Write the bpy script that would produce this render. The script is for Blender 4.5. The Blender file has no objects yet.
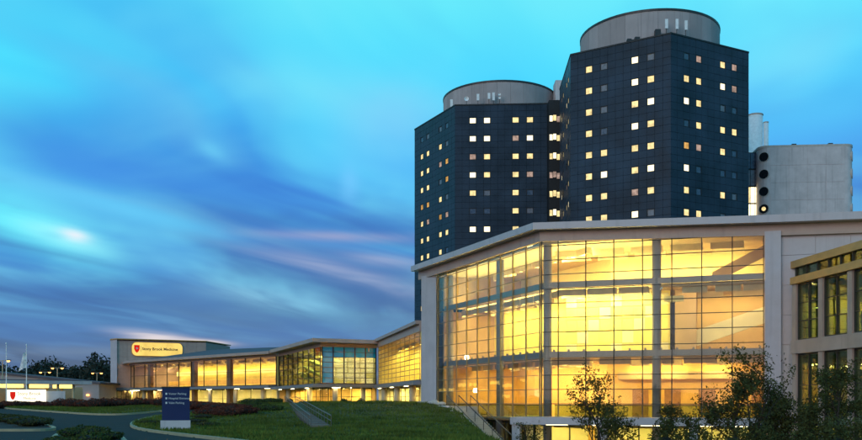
import bpy, bmesh, math, random
import numpy as np
from mathutils import Vector, Matrix
random.seed(7)
rng = np.random.default_rng(11)
sc = bpy.context.scene
COL = sc.collection
R = math.radians

# ------------------------------------------------------------------ camera
F, HX, HY, EYE = 910.0, 431.0, 400.0, 1.7          # focal length, horizon and centre in photograph pixels
cam_d = bpy.data.cameras.new('camera'); cam = bpy.data.objects.new('camera', cam_d); COL.objects.link(cam)
cam.location = (0, 0, EYE); cam.rotation_euler = (R(90), 0, 0)
cam_d.sensor_width = 36; cam_d.lens = 36 * F / 862; cam_d.shift_y = (HY - 220) / 862
cam_d.clip_start = 0.5; cam_d.clip_end = 6000
sc.camera = cam

# ------------------------------------------------------------------ world
def srgb(r, g, b):
    f = lambda c: (c/255/12.92) if c/255 <= 0.04045 else ((c/255+0.055)/1.055)**2.4
    return (f(r), f(g), f(b), 1)
W_ = bpy.data.worlds.new('World'); sc.world = W_; W_.use_nodes = True
W_.cycles.sampling_method = 'MANUAL'; W_.cycles.sample_map_resolution = 512
nt = W_.node_tree; nt.nodes.clear()
class NB:
    """tiny node-graph builder"""
    def __init__(s, t): s.t = t
    def n(s, typ, **kw):
        x = s.t.nodes.new(typ)
        for k, v in kw.items(): setattr(x, k, v)
        return x
    def set(s, sock, v):
        if isinstance(v, bpy.types.NodeSocket): s.t.links.new(v, sock)
        else: sock.default_value = v
    def math(s, op, a, b=0.0, clamp=False):
        x = s.n('ShaderNodeMath', operation=op, use_clamp=clamp); s.set(x.inputs[0], a); s.set(x.inputs[1], b); return x.outputs[0]
    def mix(s, f, a, b, typ='MIX'):
        x = s.n('ShaderNodeMix', data_type='RGBA', blend_type=typ); x.clamp_factor = True
        s.set(x.inputs[0], f); s.set(x.inputs[6], a); s.set(x.inputs[7], b); return x.outputs[2]
    def ramp(s, f, stops, interp='LINEAR'):
        x = s.n('ShaderNodeValToRGB'); s.set(x.inputs[0], f); cr = x.color_ramp; cr.interpolation = interp
        while len(cr.elements) < len(stops): cr.elements.new(0.5)
        for e, (p, c) in zip(cr.elements, stops): e.position = p; e.color = c if len(c) == 4 else (*c, 1)
        return x.outputs[0]
    def noise(s, vec, scale, detail=4, rough=0.5, dist=0.0):
        x = s.n('ShaderNodeTexNoise'); s.set(x.inputs['Vector'], vec)
        x.inputs['Scale'].default_value = scale; x.inputs['Detail'].default_value = detail
        x.inputs['Roughness'].default_value = rough; x.inputs['Distortion'].default_value = dist
        return x.outputs[0]
    def mapr(s, v, a, b, c=0.0, d=1.0, smooth=True):
        x = s.n('ShaderNodeMapRange'); x.interpolation_type = 'SMOOTHSTEP' if smooth else 'LINEAR'
        s.set(x.inputs[0], v)
        for i, q in enumerate((a, b, c, d)): x.inputs[1+i].default_value = q
        return x.outputs[0]
    def xyz(s, x_, y_, z_):
        x = s.n('ShaderNodeCombineXYZ'); s.set(x.inputs[0], x_); s.set(x.inputs[1], y_); s.set(x.inputs[2], z_); return x.outputs[0]
g = NB(nt)
gen = g.n('ShaderNodeTexCoord').outputs['Generated']
sep = g.n('ShaderNodeSeparateXYZ'); nt.links.new(gen, sep.inputs[0])
dx, dy, dz = sep.outputs
el = g.math('MAXIMUM', dz, 0.0)
# flat cloud deck: directions projected on a level plane, then combed along one wind direction
den = g.math('ADD', el, 0.10)
pu = g.math('DIVIDE', dx, den); pv = g.math('DIVIDE', dy, den)
az = R(24)
al = g.math('ADD', g.math('MULTIPLY', pu, math.sin(az)), g.math('MULTIPLY', pv, math.cos(az)))
ac = g.math('SUBTRACT', g.math('MULTIPLY', pu, math.cos(az)), g.math('MULTIPLY', pv, math.sin(az)))
wob = g.noise(g.xyz(g.math('MULTIPLY', al, 0.35), g.math('MULTIPLY', ac, 0.5), 3.0), 1.0, 2)
ac2 = g.math('ADD', ac, g.math('MULTIPLY', g.math('SUBTRACT', wob, 0.5), 1.8))
def streak(la, lc, seed, det, rough, dist): return g.noise(g.xyz(g.math('MULTIPLY', al, la), g.math('MULTIPLY', ac2, lc), seed), 1.0, det, rough, dist)
c1 = streak(0.24, 0.70, 1.7, 3.5, 0.5, 0.4)
c2 = streak(0.34, 1.2, 9.2, 3.5, 0.52, 0.4)
c3 = streak(0.5, 1.5, 21.0, 4, 0.6, 0.4)
c4 = streak(0.55, 1.6, 33.0, 3.2, 0.52, 0.3)
c5 = g.noise(g.xyz(g.math('MULTIPLY', pu, 0.9), g.math('MULTIPLY', pv, 0.75), 51.0), 1.0, 4, 0.55, 0.4)
base = g.ramp(el, [(0.0, srgb(90, 116, 150)), (0.035, srgb(54, 98, 156)), (0.10, srgb(42, 112, 186)), (0.17, srgb(44, 138, 214)),
                   (0.25, srgb(58, 166, 238)), (0.33, srgb(60, 212, 250)), (0.40, srgb(94, 230, 246)), (0.7, srgb(84, 164, 210)), (1.0, srgb(70, 130, 185))])
dark = g.ramp(el, [(0.0, srgb(64, 88, 122)), (0.06, srgb(36, 78, 132)), (0.13, srgb(30, 92, 164)), (0.22, srgb(32, 116, 206)), (0.31, srgb(44, 158, 236)), (0.42, srgb(62, 196, 240)), (1.0, srgb(56, 112, 172))])
light = g.ramp(el, [(0.0, srgb(118, 142, 176)), (0.06, srgb(70, 130, 192)), (0.13, srgb(88, 178, 222)), (0.22, srgb(92, 214, 248)), (0.33, srgb(92, 240, 252)), (0.42, srgb(146, 242, 248)), (1.0, srgb(110, 180, 214))])
col = g.mix(g.mapr(c1, 0.52, 0.36), base, dark)
col = g.mix(g.mapr(c1, 0.50, 0.66), col, light)
col = g.mix(g.math('MULTIPLY', g.mapr(c4, 0.50, 0.70), 0.55), col, light)
col = g.mix(g.math('MULTIPLY', g.mapr(c4, 0.48, 0.30), 0.55), col, dark)
col = g.mix(g.math('MULTIPLY', g.math('MULTIPLY', g.mapr(c2, 0.54, 0.72), g.mapr(el, 0.04, 0.12)), 0.40), col, srgb(132, 196, 224))
col = g.mix(g.math('MULTIPLY', g.math('MULTIPLY', g.mapr(c5, 0.50, 0.72), g.mapr(el, 0.04, 0.14)), 0.42), col, srgb(116, 226, 246))
col = g.mix(g.math('MULTIPLY', g.mapr(c5, 0.48, 0.30), 0.45), col, dark)
# single brighter cloud banks seen in the picture, each an ellipse of directions
def bank(col, px, py, sx, sy, slope, c, amt, nz=None):
    ix = g.math('DIVIDE', dx, g.math('MAXIMUM', dy, 0.05)); iz = g.math('DIVIDE', dz, g.math('MAXIMUM', dy, 0.05))
    a = g.math('SUBTRACT', ix, (px-HX)/F); b = g.math('SUBTRACT', iz, (HY-py)/F)
    b2 = g.math('ADD', b, g.math('MULTIPLY', a, slope))
    b2 = g.math('ADD', b2, g.math('MULTIPLY', g.math('SUBTRACT', c4, 0.5), sy*1.6/F))
    q = g.math('ADD', g.math('POWER', g.math('ABSOLUTE', g.math('DIVIDE', a, sx/F)), 2.0), g.math('POWER', g.math('ABSOLUTE', g.math('DIVIDE', b2, sy/F)), 2.0))
    e = g.math('POWER', 2.718, g.math('MULTIPLY', q, -1.0))
    e = g.math('MULTIPLY', e, g.math('GREATER_THAN', dy, 0.05))
    e = g.math('MULTIPLY', e, g.mapr(nz if nz is not None else c3, 0.36, 0.58, 0.2, 1.0))
    return g.mix(g.math('MULTIPLY', e, amt), col, c)
col = bank(col, 150, 165, 190, 30, 0.25, srgb(30, 108, 208), 0.85, c1)
col = bank(col, 70, 168, 90, 16, 0.1, srgb(44, 130, 222), 0.7, c5)
col = bank(col, 90, 305, 190, 22, 0.06, srgb(28, 88, 156), 0.8)
col = bank(col, 330, 225, 120, 16, 0.1, srgb(26, 96, 176), 0.8, c5)
col = bank(col, 400, 320, 200, 16, 0.0, srgb(38, 84, 144), 0.6, c5)
col = bank(col, 20, 222, 80, 22, 0.34, srgb(84, 236, 250), 1.0)
col = bank(col, 62, 236, 46, 12, 0.30, srgb(150, 244, 252), 1.0)
col = bank(col, 74, 235, 14, 6, 0.2, srgb(236, 236, 244), 1.0)
col = bank(col, 255, 284, 80, 16, 0.26, srgb(118, 214, 244), 1.0)
col = bank(col, 270, 296, 60, 10, 0.15, srgb(130, 190, 222), 0.8)
col = bank(col, 345, 275, 90, 8, 0.26, srgb(160, 170, 204), 0.7)
col = bank(col, 345, 236, 80, 5, 0.03, srgb(158, 160, 196), 0.75)
col = bank(col, 390, 262, 40, 6, 0.12, srgb(164, 172, 206), 0.6)
col = bank(col, 212, 152, 16, 9, 0.5, srgb(116, 226, 252), 0.9)
col = bank(col, 349, 184, 9, 20, 0.0, srgb(108, 194, 250), 0.75)
col = bank(col, 90, 70, 210, 44, 0.22, srgb(64, 236, 255), 0.9, c1)
col = bank(col, 120, 205, 120, 9, 0.28, srgb(90, 200, 246), 0.6, c4)
col = bank(col, 340, 90, 130, 26, 0.2, srgb(120, 224, 242), 0.7, c4)
col = bank(col, 390, 120, 60, 40, 0.1, srgb(140, 190, 240), 0.35, c5)
col = bank(col, 820, 60, 110, 46, -0.1, srgb(128, 220, 242), 0.6, c4)
col = bank(col, 152, 336, 34, 4.5, 0.12, srgb(250, 232, 228), 1.0)
col = bank(col, 200, 342, 26, 2.6, 0.06, srgb(250, 232, 226), 1.0)
col = bank(col, 90, 352, 130, 7, 0.0, srgb(96, 122, 158), 0.6)
sky = g.n('ShaderNodeTexSky', sky_type='NISHITA', sun_disc=False)
sky.sun_elevation = R(12.5); sky.sun_rotation = R(211)
bg1 = g.n('ShaderNodeBackground'); nt.links.new(sky.outputs[0], bg1.inputs[0]); bg1.inputs[1].default_value = 0.015
bg2 = g.n('ShaderNodeBackground'); nt.links.new(col, bg2.inputs[0]); bg2.inputs[1].default_value = 1.0
add = g.n('ShaderNodeAddShader'); nt.links.new(bg1.outputs[0], add.inputs[0]); nt.links.new(bg2.outputs[0], add.inputs[1])
out = g.n('ShaderNodeOutputWorld'); nt.links.new(add.outputs[0], out.inputs[0])

# ------------------------------------------------------------------ sun (low, behind cloud, behind the camera to the left)
sd = bpy.data.lights.new('sun', 'SUN'); so = bpy.data.objects.new('sun', sd); COL.objects.link(so)
sd.energy = 0.85; sd.angle = R(36); sd.color = (1.0, 0.80, 0.72)
sun_dir = Vector((-0.50, -0.84, 0.22)).normalized()
so.location = (0, -20, 40); so.rotation_euler = sun_dir.to_track_quat('Z', 'Y').to_euler()

# ------------------------------------------------------------------ exposure and render
vs = sc.view_settings; vs.view_transform = 'Standard'; vs.look = 'None'; vs.gamma = 1; vs.exposure = 0.0; vs.use_curve_mapping = False
sc.render.engine = 'CYCLES'; cy = sc.cycles
cy.use_denoising = True; cy.max_bounces = 7; cy.diffuse_bounces = 4; cy.glossy_bounces = 3; cy.transparent_max_bounces = 24
cy.transmission_bounces = 4; cy.sample_clamp_indirect = 6; cy.caustics_reflective = False; cy.caustics_refractive = False

# ------------------------------------------------------------------ materials
MATS = {}
def principled(name, col, rough=0.7, metal=0.0, var=0.12, scale=1.5, bump=0.0, bscale=20, spec=0.5, streak=0.0, spread=0.0):
    m = bpy.data.materials.new(name); m.use_nodes = True; t = m.node_tree; b = t.nodes['Principled BSDF']; k = NB(t)
    b.inputs['Roughness'].default_value = rough; b.inputs['Metallic'].default_value = metal; b.inputs['Specular IOR Level'].default_value = spec
    gm = k.n('ShaderNodeNewGeometry').outputs['Position']
    nz = k.noise(gm, scale, 5, 0.6)
    lo = tuple(c*(1-var) for c in col[:3]) + (1,); hi = tuple(min(1, c*(1+var)) for c in col[:3]) + (1,)
    c = k.ramp(nz, [(0.3, lo), (0.7, hi)])
    if streak:
        mp = k.n('ShaderNodeMapping'); t.links.new(gm, mp.inputs[0]); mp.inputs['Scale'].default_value = (1.3, 1.3, 0.06)
        sn = k.noise(mp.outputs[0], 1.2, 4, 0.6)
        c = k.mix(k.mapr(sn, 0.52, 0.72, 0, streak), c, tuple(q*0.45 for q in col[:3]) + (1,))
    if spread:
        oi = k.n('ShaderNodeObjectInfo').outputs['Random']
        c = k.mix(1.0, c, k.ramp(oi, [(0, (1-spread,)*3), (1, (1+spread,)*3)]), 'MULTIPLY')
    t.links.new(c, b.inputs['Base Color'])
    r = k.mapr(nz, 0.3, 0.7, max(0.02, rough-0.08), min(1, rough+0.08)); t.links.new(r, b.inputs['Roughness'])
    if bump:
        bp = k.n('ShaderNodeBump'); bp.inputs['Strength'].default_value = bump; bp.inputs['Distance'].default_value = 0.05
        t.links.new(k.noise(gm, bscale, 4), bp.inputs['Height']); t.links.new(bp.outputs[0], b.inputs['Normal'])
    MATS[name] = m; return m
def emit(name, col, strength, var=0.0, scale=1.0):
    m = bpy.data.materials.new(name); m.use_nodes = True; t = m.node_tree; t.nodes.clear(); k = NB(t)
    e = k.n('ShaderNodeEmission'); e.inputs[1].default_value = strength
    if var:
        gm = k.n('ShaderNodeNewGeometry').outputs['Position']; nz = k.noise(gm, scale, 3, 0.6)
        t.links.new(k.ramp(nz, [(0.32, tuple(c*(1-var) for c in col[:3])), (0.68, col[:3])]), e.inputs[0])
    else: e.inputs[0].default_value = (*col[:3], 1)
    o = k.n('ShaderNodeOutputMaterial'); t.links.new(e.outputs[0], o.inputs[0]); MATS[name] = m; return m
def glass(name, tint, refl, f0, rough=0.02, rtint=(1, 1, 1)):
    """thin architectural glazing: a clear layer under a mirror layer that grows towards grazing angles"""
    m = bpy.data.materials.new(name); m.use_nodes = True; t = m.node_tree; t.nodes.clear(); k = NB(t)
    tr = k.n('ShaderNodeBsdfTransparent'); tr.inputs[0].default_value = (*tint, 1)
    gl = k.n('ShaderNodeBsdfGlossy'); gl.inputs[0].default_value = (*rtint, 1); gl.inputs['Roughness'].default_value = rough
    fr = k.n('ShaderNodeFresnel'); fr.inputs[0].default_value = 1.45
    gm = k.n('ShaderNodeNewGeometry').outputs['Position']
    bp = k.n('ShaderNodeBump'); bp.inputs['Strength'].default_value = 0.10; bp.inputs['Distance'].default_value = 0.02
    t.links.new(k.noise(gm, 0.9, 2), bp.inputs['Height']); t.links.new(bp.outputs[0], gl.inputs['Normal'])
    fac = k.math('ADD', k.math('MULTIPLY', fr.outputs[0], refl), f0, True)
    mx = k.n('ShaderNodeMixShader'); t.links.new(fac, mx.inputs[0]); t.links.new(tr.outputs[0], mx.inputs[1]); t.links.new(gl.outputs[0], mx.inputs[2])
    o = k.n('ShaderNodeOutputMaterial'); t.links.new(mx.outputs[0], o.inputs[0]); MATS[name] = m; return m
principled('panel', (0.50, 0.44, 0.46), 0.45, 0.0, 0.10, 0.7, streak=0.25)
principled('panel_pink', (0.46, 0.325, 0.275), 0.5, 0.0, 0.12, 0.7, streak=0.2)
principled('soffit', (0.44, 0.34, 0.28), 0.6)
principled('roof_metal', (0.13, 0.115, 0.135), 0.8, 0.0, 0.15, spec=0.15)
principled('bronze', (0.62, 0.33, 0.11), 0.5, 0.1, 0.15, 1.2)
principled('mullion', (0.045, 0.040, 0.034), 0.5, 0.2, 0.1)
principled('mullion_warm', (0.30, 0.24, 0.15), 0.4, 0.3, 0.1)
principled('column_grey', (0.24, 0.23, 0.25), 0.45, 0.1, 0.1)
principled('column_cream', (0.50, 0.42, 0.28), 0.6)
principled('concrete', (0.60, 0.55, 0.56), 0.85, 0, 0.13, 0.5, 0.2, 6, streak=0.35)
principled('concrete_drum', (0.40, 0.345, 0.345), 0.85, 0, 0.10, 0.3, 0.2, 4, streak=0.3, spread=0.12)
principled('concrete_light', (0.50, 0.47, 0.44), 0.85, 0, 0.13, 2, 0.2, 12)
principled('cladding', (0.027, 0.046, 0.074), 0.42, 0.0, 0.45, 0.16, 0.05, 3, spec=0.14)
principled('tower_core', (0.008, 0.010, 0.014), 0.6)
principled('white_metal', (0.88, 0.88, 0.88), 0.4)
principled('cream_wall', (0.80, 0.71, 0.44), 0.8, 0, 0.08, 0.6)
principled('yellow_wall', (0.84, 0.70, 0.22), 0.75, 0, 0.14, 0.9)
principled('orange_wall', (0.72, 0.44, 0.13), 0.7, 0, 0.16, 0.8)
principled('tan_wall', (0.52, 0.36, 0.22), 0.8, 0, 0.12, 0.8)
principled('floor_inside', (0.40, 0.28, 0.17), 0.5, 0, 0.12, 1.0)
principled('ceiling_inside', (0.70, 0.58, 0.40), 0.8)
principled('wood', (0.28, 0.13, 0.05), 0.5, 0, 0.2, 3)
principled('dark_metal', (0.05, 0.048, 0.05), 0.5, 0.5)
principled('steel_rail', (0.15, 0.125, 0.10), 0.6, 0.2)
principled('asphalt', (0.050, 0.042, 0.038), 0.9, 0, 0.3, 0.6, 0.35, 30, spec=0.12)
principled('kerb', (0.36, 0.31, 0.19), 0.85, 0, 0.15, 3)
principled('concrete_step', (0.17, 0.135, 0.11), 0.9, 0, 0.25, 2.5, 0.3, 20)
principled('path_slab', (0.085, 0.062, 0.05), 0.85, 0, 0.25, 2, 0.3, 20)
principled('paving', (0.22, 0.12, 0.09), 0.8, 0, 0.2, 4, 0.3, 20)
principled('grass_ground', (0.055, 0.070, 0.014), 0.95, 0, 0.5, 0.7, 0.6, 9)
principled('grass_blade', (0.098, 0.125, 0.020), 0.9, 0, 0.6, 0.45, spec=0.15)
principled('mulch', (0.030, 0.018, 0.012), 0.95, 0, 0.4, 5, 0.6, 20)
principled('bark', (0.045, 0.032, 0.022), 0.9, 0, 0.3, 8, 0.4, 30)
principled('leaf_dark', (0.060, 0.066, 0.018), 0.85, 0, 0.55, 1.6, spec=0.2)
principled('leaf_green', (0.060, 0.080, 0.018), 0.85, 0, 0.5, 1.4, spec=0.2)
principled('leaf_wood', (0.020, 0.026, 0.014), 0.8, 0, 0.5, 0.2)
principled('leaf_red', (0.125, 0.036, 0.022), 0.85, 0, 0.5, 1.2, spec=0.2)
principled('twig_core', (0.014, 0.012, 0.008), 0.95)
principled('sign_blue', (0.004, 0.014, 0.085), 0.5, 0, 0.08)
principled('sign_white', (0.75, 0.75, 0.72), 0.5)
principled('sign_black', (0.02, 0.018, 0.02), 0.5)
principled('sign_red', (0.55, 0.02, 0.02), 0.5)
principled('flag_cloth', (0.75, 0.76, 0.82), 0.8, 0, 0.4, 2.5)
principled('dark_glass', (0.010, 0.014, 0.020), 0.08, 0.0, 0.2)
principled('shade_dim', (0.16, 0.17, 0.21), 0.35, 0, 0.35, 1.8)
principled('shade_blue', (0.06, 0.085, 0.14), 0.25, 0, 0.35, 1.8)
glass('glass_clear', (0.95, 0.95, 0.90), 0.16, 0.004)
glass('glass_left', (0.93, 0.93, 0.86), 0.22, 0.006)
glass('glass_blue', (0.62, 0.72, 0.80), 0.6, 0.30, 0.02, (0.80, 0.97, 1.0))
principled('teal_reflection', (0.006, 0.36, 0.66), 0.06, 0.0, 0.25, 0.4, spec=0.8)  # opaque panes with the bright cyan reflection put into their base colour
glass('glass_green', (0.66, 0.78, 0.60), 0.4, 0.03)
WARM = (1.0, 0.80, 0.26); WARM2 = (1.0, 0.62, 0.16); CREAM = (1.0, 0.86, 0.48)
emit('lamp_warm', WARM, 40); emit('lamp_orange', WARM2, 50); emit('lamp_cream', CREAM, 38); emit('lamp_hot', (1.0, 0.83, 0.27), 66)
emit('lamp_strong', (1.0, 0.88, 0.27), 80); emit('lamp_soft', WARM, 12); emit('lamp_ground', (1.0, 0.80, 0.28), 95); emit('lamp_green', (0.98, 0.88, 0.24), 85)
emit('lamp_bay', (1.0, 0.68, 0.17), 2.4); emit('lamp_soffit', (1.0, 0.80, 0.42), 14); emit('lamp_street', (1.0, 0.40, 0.10), 5); emit('lamp_white', (0.95, 0.95, 1.0), 6)
emit('win_bright', (1.0, 0.86, 0.54), 2.4, 0.25, 0.9); emit('win_warm', (1.0, 0.78, 0.36), 1.5, 0.50, 1.1)
emit('win_orange', (1.0, 0.55, 0.16), 0.9, 0.6, 1.1); emit('win_pink', (0.80, 0.56, 0.46), 0.75, 0.6, 1.3)
emit('sign_lit', (1.0, 0.70, 0.17), 1.2, 0.30, 0.35); emit('sign_lit_white', (1.0, 0.90, 0.66), 1.9, 0.15, 0.8); emit('sign_red_lit', (0.75, 0.02, 0.012), 0.9)

# ------------------------------------------------------------------ object helpers
WM = {}                                                   # world matrix of every object made here
def link(o, parent=None, mw=None):
    mw = mw or Matrix.Identity(4)
    COL.objects.link(o); WM[o.name] = mw
    if parent is not None:
        o.parent = parent; o.matrix_parent_inverse = Matrix.Identity(4)
        o.matrix_basis = WM[parent.name].inverted() @ mw
    else: o.matrix_basis = mw
    return o
def thing(name, label, cat, loc=(0, 0, 0), group=None, rz=0.0):
    o = bpy.data.objects.new(name, None); o.empty_display_size = 0.5
    link(o, None, Matrix.Translation(loc) @ Matrix.Rotation(rz, 4, 'Z')); tag(o, label, cat, group); return o
def tag(o, label, cat, group=None):
    o['label'] = label; o['category'] = cat
    if group: o['group'] = group
    return o
class MB:
    def __init__(s): s.v = []; s.f = []
    def add(s, vs_, fs):
        n = len(s.v); s.v += [tuple(v) for v in vs_]; s.f += [tuple(i+n for i in f) for f in fs]; return s
    HEX = [(0, 3, 2, 1), (4, 5, 6, 7), (0, 1, 5, 4), (1, 2, 6, 5), (2, 3, 7, 6), (3, 0, 4, 7)]
    def box(s, c, d, M=None):
        x, y, z = (q/2 for q in d)
        p = [Vector((c[0]+i*x, c[1]+j*y, c[2]+k*z)) for k in (-1, 1) for i, j in ((-1, -1), (1, -1), (1, 1), (-1, 1))]
        if M is not None: p = [M @ q for q in p]
        return s.add(p, MB.HEX)
    def prism(s, poly, z0, z1):
        """poly counter-clockwise; z0/z1 numbers or lists"""
        n = len(poly); a = z0 if hasattr(z0, '__len__') else [z0]*n; b = z1 if hasattr(z1, '__len__') else [z1]*n
        v = [(p[0], p[1], a[i]) for i, p in enumerate(poly)] + [(p[0], p[1], b[i]) for i, p in enumerate(poly)]
        f = [tuple(range(n-1, -1, -1)), tuple(range(n, 2*n))] + [(i, (i+1) % n, n+(i+1) % n, n+i) for i in range(n)]
        return s.add(v, f)
    def ribbon(s, outer, inner, zt, zb):
        """solid band between two matching plan polylines with per-point top and bottom"""
        n = len(outer); v = []
        for i in range(n):
            o, q = outer[i], inner[i]
            v += [(o[0], o[1], zb[i]), (q[0], q[1], zb[i]), (q[0], q[1], zt[i]), (o[0], o[1], zt[i])]
        f = [(0, 1, 2, 3), (4*n-1, 4*n-2, 4*n-3, 4*n-4)]
        for i in range(n-1):
            a, b = 4*i, 4*i+4
            for k in range(4): f.append((a+k, b+k, b+(k+1) % 4, a+(k+1) % 4))
        return s.add(v, f)
    def tube(s, pts, rad, n=8, caps=True):
        pts = [Vector(p) for p in pts]; rad = rad if hasattr(rad, '__len__') else [rad]*len(pts); vs_ = []
        for i, p in enumerate(pts):
            d = (pts[min(i+1, len(pts)-1)] - pts[max(i-1, 0)]).normalized()
            a = d.cross(Vector((0.31, 0.2, 0.93)) if abs(d.z) < 0.9 else Vector((1, 0, 0))).normalized(); b = d.cross(a)
            vs_ += [p + rad[i]*(math.cos(2*math.pi*k/n)*a + math.sin(2*math.pi*k/n)*b) for k in range(n)]
        fs = [(i*n+k, i*n+(k+1) % n, (i+1)*n+(k+1) % n, (i+1)*n+k) for i in range(len(pts)-1) for k in range(n)]
        if caps: fs += [tuple(range(n-1, -1, -1)), tuple((len(pts)-1)*n+k for k in range(n))]
        return s.add(vs_, fs)
    def mesh(s, name, mats, smooth=False):
        me = bpy.data.meshes.new(name); me.from_pydata(s.v, [], s.f)
        for m in (mats if isinstance(mats, (list, tuple)) else [mats]): me.materials.append(MATS[m])
        bm = bmesh.new(); bm.from_mesh(me); bmesh.ops.recalc_face_normals(bm, faces=bm.faces); bm.to_mesh(me); bm.free()
        if smooth: me.polygons.foreach_set('use_smooth', [True]*len(me.polygons))
        return me
    def build(s, name, mats, parent=None, smooth=False):
        """vertices are world coordinates; the object's origin goes to the middle of its base"""
        a = np.array(s.v); c = Vector(((a[:, 0].min()+a[:, 0].max())/2, (a[:, 1].min()+a[:, 1].max())/2, a[:, 2].min()))
        s.v = [(p[0]-c.x, p[1]-c.y, p[2]-c.z) for p in s.v]
        o = bpy.data.objects.new(name, s.mesh(name, mats, smooth)); return link(o, parent, Matrix.Translation(c))
def kind(o, k): o['kind'] = k; return o
MESHES = {}
def bar(name, d, mat, parent, loc, rz=0.0, rot=None):
    """box with shared mesh data, centred on loc"""
    key = (name, tuple(round(x, 3) for x in d), mat)
    if key not in MESHES: MESHES[key] = MB().box((0, 0, 0), d).mesh(name, mat)
    o = bpy.data.objects.new(name, MESHES[key])
    M = Matrix.Translation(loc) @ Matrix.Rotation(rz, 4, 'Z')
    if rot is not None: M = M @ rot
    return link(o, parent, M)
def P(px, d): return Vector(((px-HX)/F*d, d))             # plan point on the sight line of a picture column at a given depth
def Z(py, d): return EYE + (HY-py)*d/F
def off(path, k):
    """plan polyline moved k metres outwards (towards the viewer's side, path given left to right)"""
    path = [Vector(p) for p in path]; outp = []
    for i, p in enumerate(path):
        ns = []
        for a, b in ((i-1, i), (i, i+1)):
            if a >= 0 and b < len(path):
                u = (path[b]-path[a]).normalized(); ns.append(Vector((u.y, -u.x)))
        n = sum(ns, Vector((0, 0))).normalized(); outp.append(p + n*(k/max(0.3, n.dot(ns[0]))))
    return outp
class Face:
    """vertical plane through plan points A (left) and B (right)"""
    def __init__(s, A, B):
        s.A, s.B = Vector(A), Vector(B); s.L = (s.B-s.A).length; s.u = (s.B-s.A)/s.L; s.n = Vector((s.u.y, -s.u.x)); s.rz = math.atan2(s.u.y, s.u.x)
    def p(s, u, z, o=0.0): q = s.A + s.u*u + s.n*o; return Vector((q.x, q.y, z))
    def M(s): return Matrix.Translation((s.A.x, s.A.y, 0)) @ Matrix.Rotation(s.rz, 4, 'Z')
    def box(s, mb, u0, u1, z0, z1, o0, o1): return mb.box(((u0+u1)/2, -(o0+o1)/2, (z0+z1)/2), (abs(u1-u0), abs(o1-o0), abs(z1-z0)), s.M())
def curtain(parent, fc, us, zs, pane='glass_clear', mul='mullion', mw=0.07, md=0.16, tw=0.05, tilt=0.35, proud=0.03, special=None):
    mb = MB()
    fc.box(mb, us[0]-0.08, us[-1]+0.08, zs[0]-0.14, zs[0], -0.12, 0.06)
    wall = mb.build('curtain_wall', mul, parent)
    bar('head_rail', (us[-1]-us[0]+0.16, 0.18, 0.14), mul, wall, fc.p((us[0]+us[-1])/2, zs[-1]+0.07, -0.03), fc.rz)
    for u in us: bar('mullion', (mw, md, zs[-1]-zs[0]), mul, wall, fc.p(u, (zs[0]+zs[-1])/2, proud), fc.rz)
    for z in zs[1:-1]: bar('transom', (us[-1]-us[0], 0.09, tw), mul, wall, fc.p((us[0]+us[-1])/2, z, 0.0), fc.rz)
    for i in range(len(us)-1):
        for j in range(len(zs)-1):
            w, h = us[i+1]-us[i]-mw*0.6, zs[j+1]-zs[j]-tw*0.6
            t = Matrix.Rotation(R(random.gauss(0, tilt)), 4, 'X') @ Matrix.Rotation(R(random.gauss(0, tilt)), 4, 'Z')
            m = pane if special is None else special(i, j) or pane
            bar('pane', (w, 0.012, h), m, wall, fc.p((us[i]+us[i+1])/2, (zs[j]+zs[j+1])/2, -0.02), fc.rz, t)
    return wall
def luminaire(parent, fc, u, z, o, ln, w, mat, drop=0.50, name='ceiling_light'):
    key = ('baffle', round(ln, 2), w, drop)
    if key not in MESHES:
        x, y, k = ln/2+0.12, w/2+0.10, 0.04
        o_ = [(-x, y*0.4), (-x, -y), (x, -y), (x, y*0.4)]; q_ = [(-x+k, y*0.4), (-x+k, -y+k), (x-k, -y+k), (x-k, y*0.4)]
        rb = MB().ribbon(o_, q_, [0.10]*4, [0.10-drop]*4); v, f = rb.v, rb.f
        MESHES[key] = MB().add(v, f).mesh('light_baffle', 'ceiling_inside')  # added baffle, screens the bright strip from view below
    b = link(bpy.data.objects.new('light_baffle', MESHES[key]), parent, Matrix.Translation(fc.p(u, z, o)) @ Matrix.Rotation(fc.rz, 4, 'Z'))
    bar(name, (ln, w, 0.05), mat, b, fc.p(u, z, o), fc.rz)
def lin(a, b, n): return [a+(b-a)*i/n for i in range(n+1)]
def text(body, size, mat, parent, M, align='LEFT', bold=0.0, name='lettering', shear=0.0, extrude=0.01):
    c = bpy.data.curves.new('t', 'FONT'); c.body = body; c.size = size; c.align_x = align; c.extrude = extrude; c.offset = bold; c.shear = shear; c.resolution_u = 3
    o = bpy.data.objects.new('t', c); COL.objects.link(o); dg = bpy.context.evaluated_depsgraph_get(); dg.update()
    me = bpy.data.meshes.new_from_object(o.evaluated_get(dg)); bpy.data.objects.remove(o); bpy.data.curves.remove(c)
    me.name = name; me.materials.clear(); me.materials.append(MATS[mat])
    q = bpy.data.objects.new(name, me); return link(q, parent, M)

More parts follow.
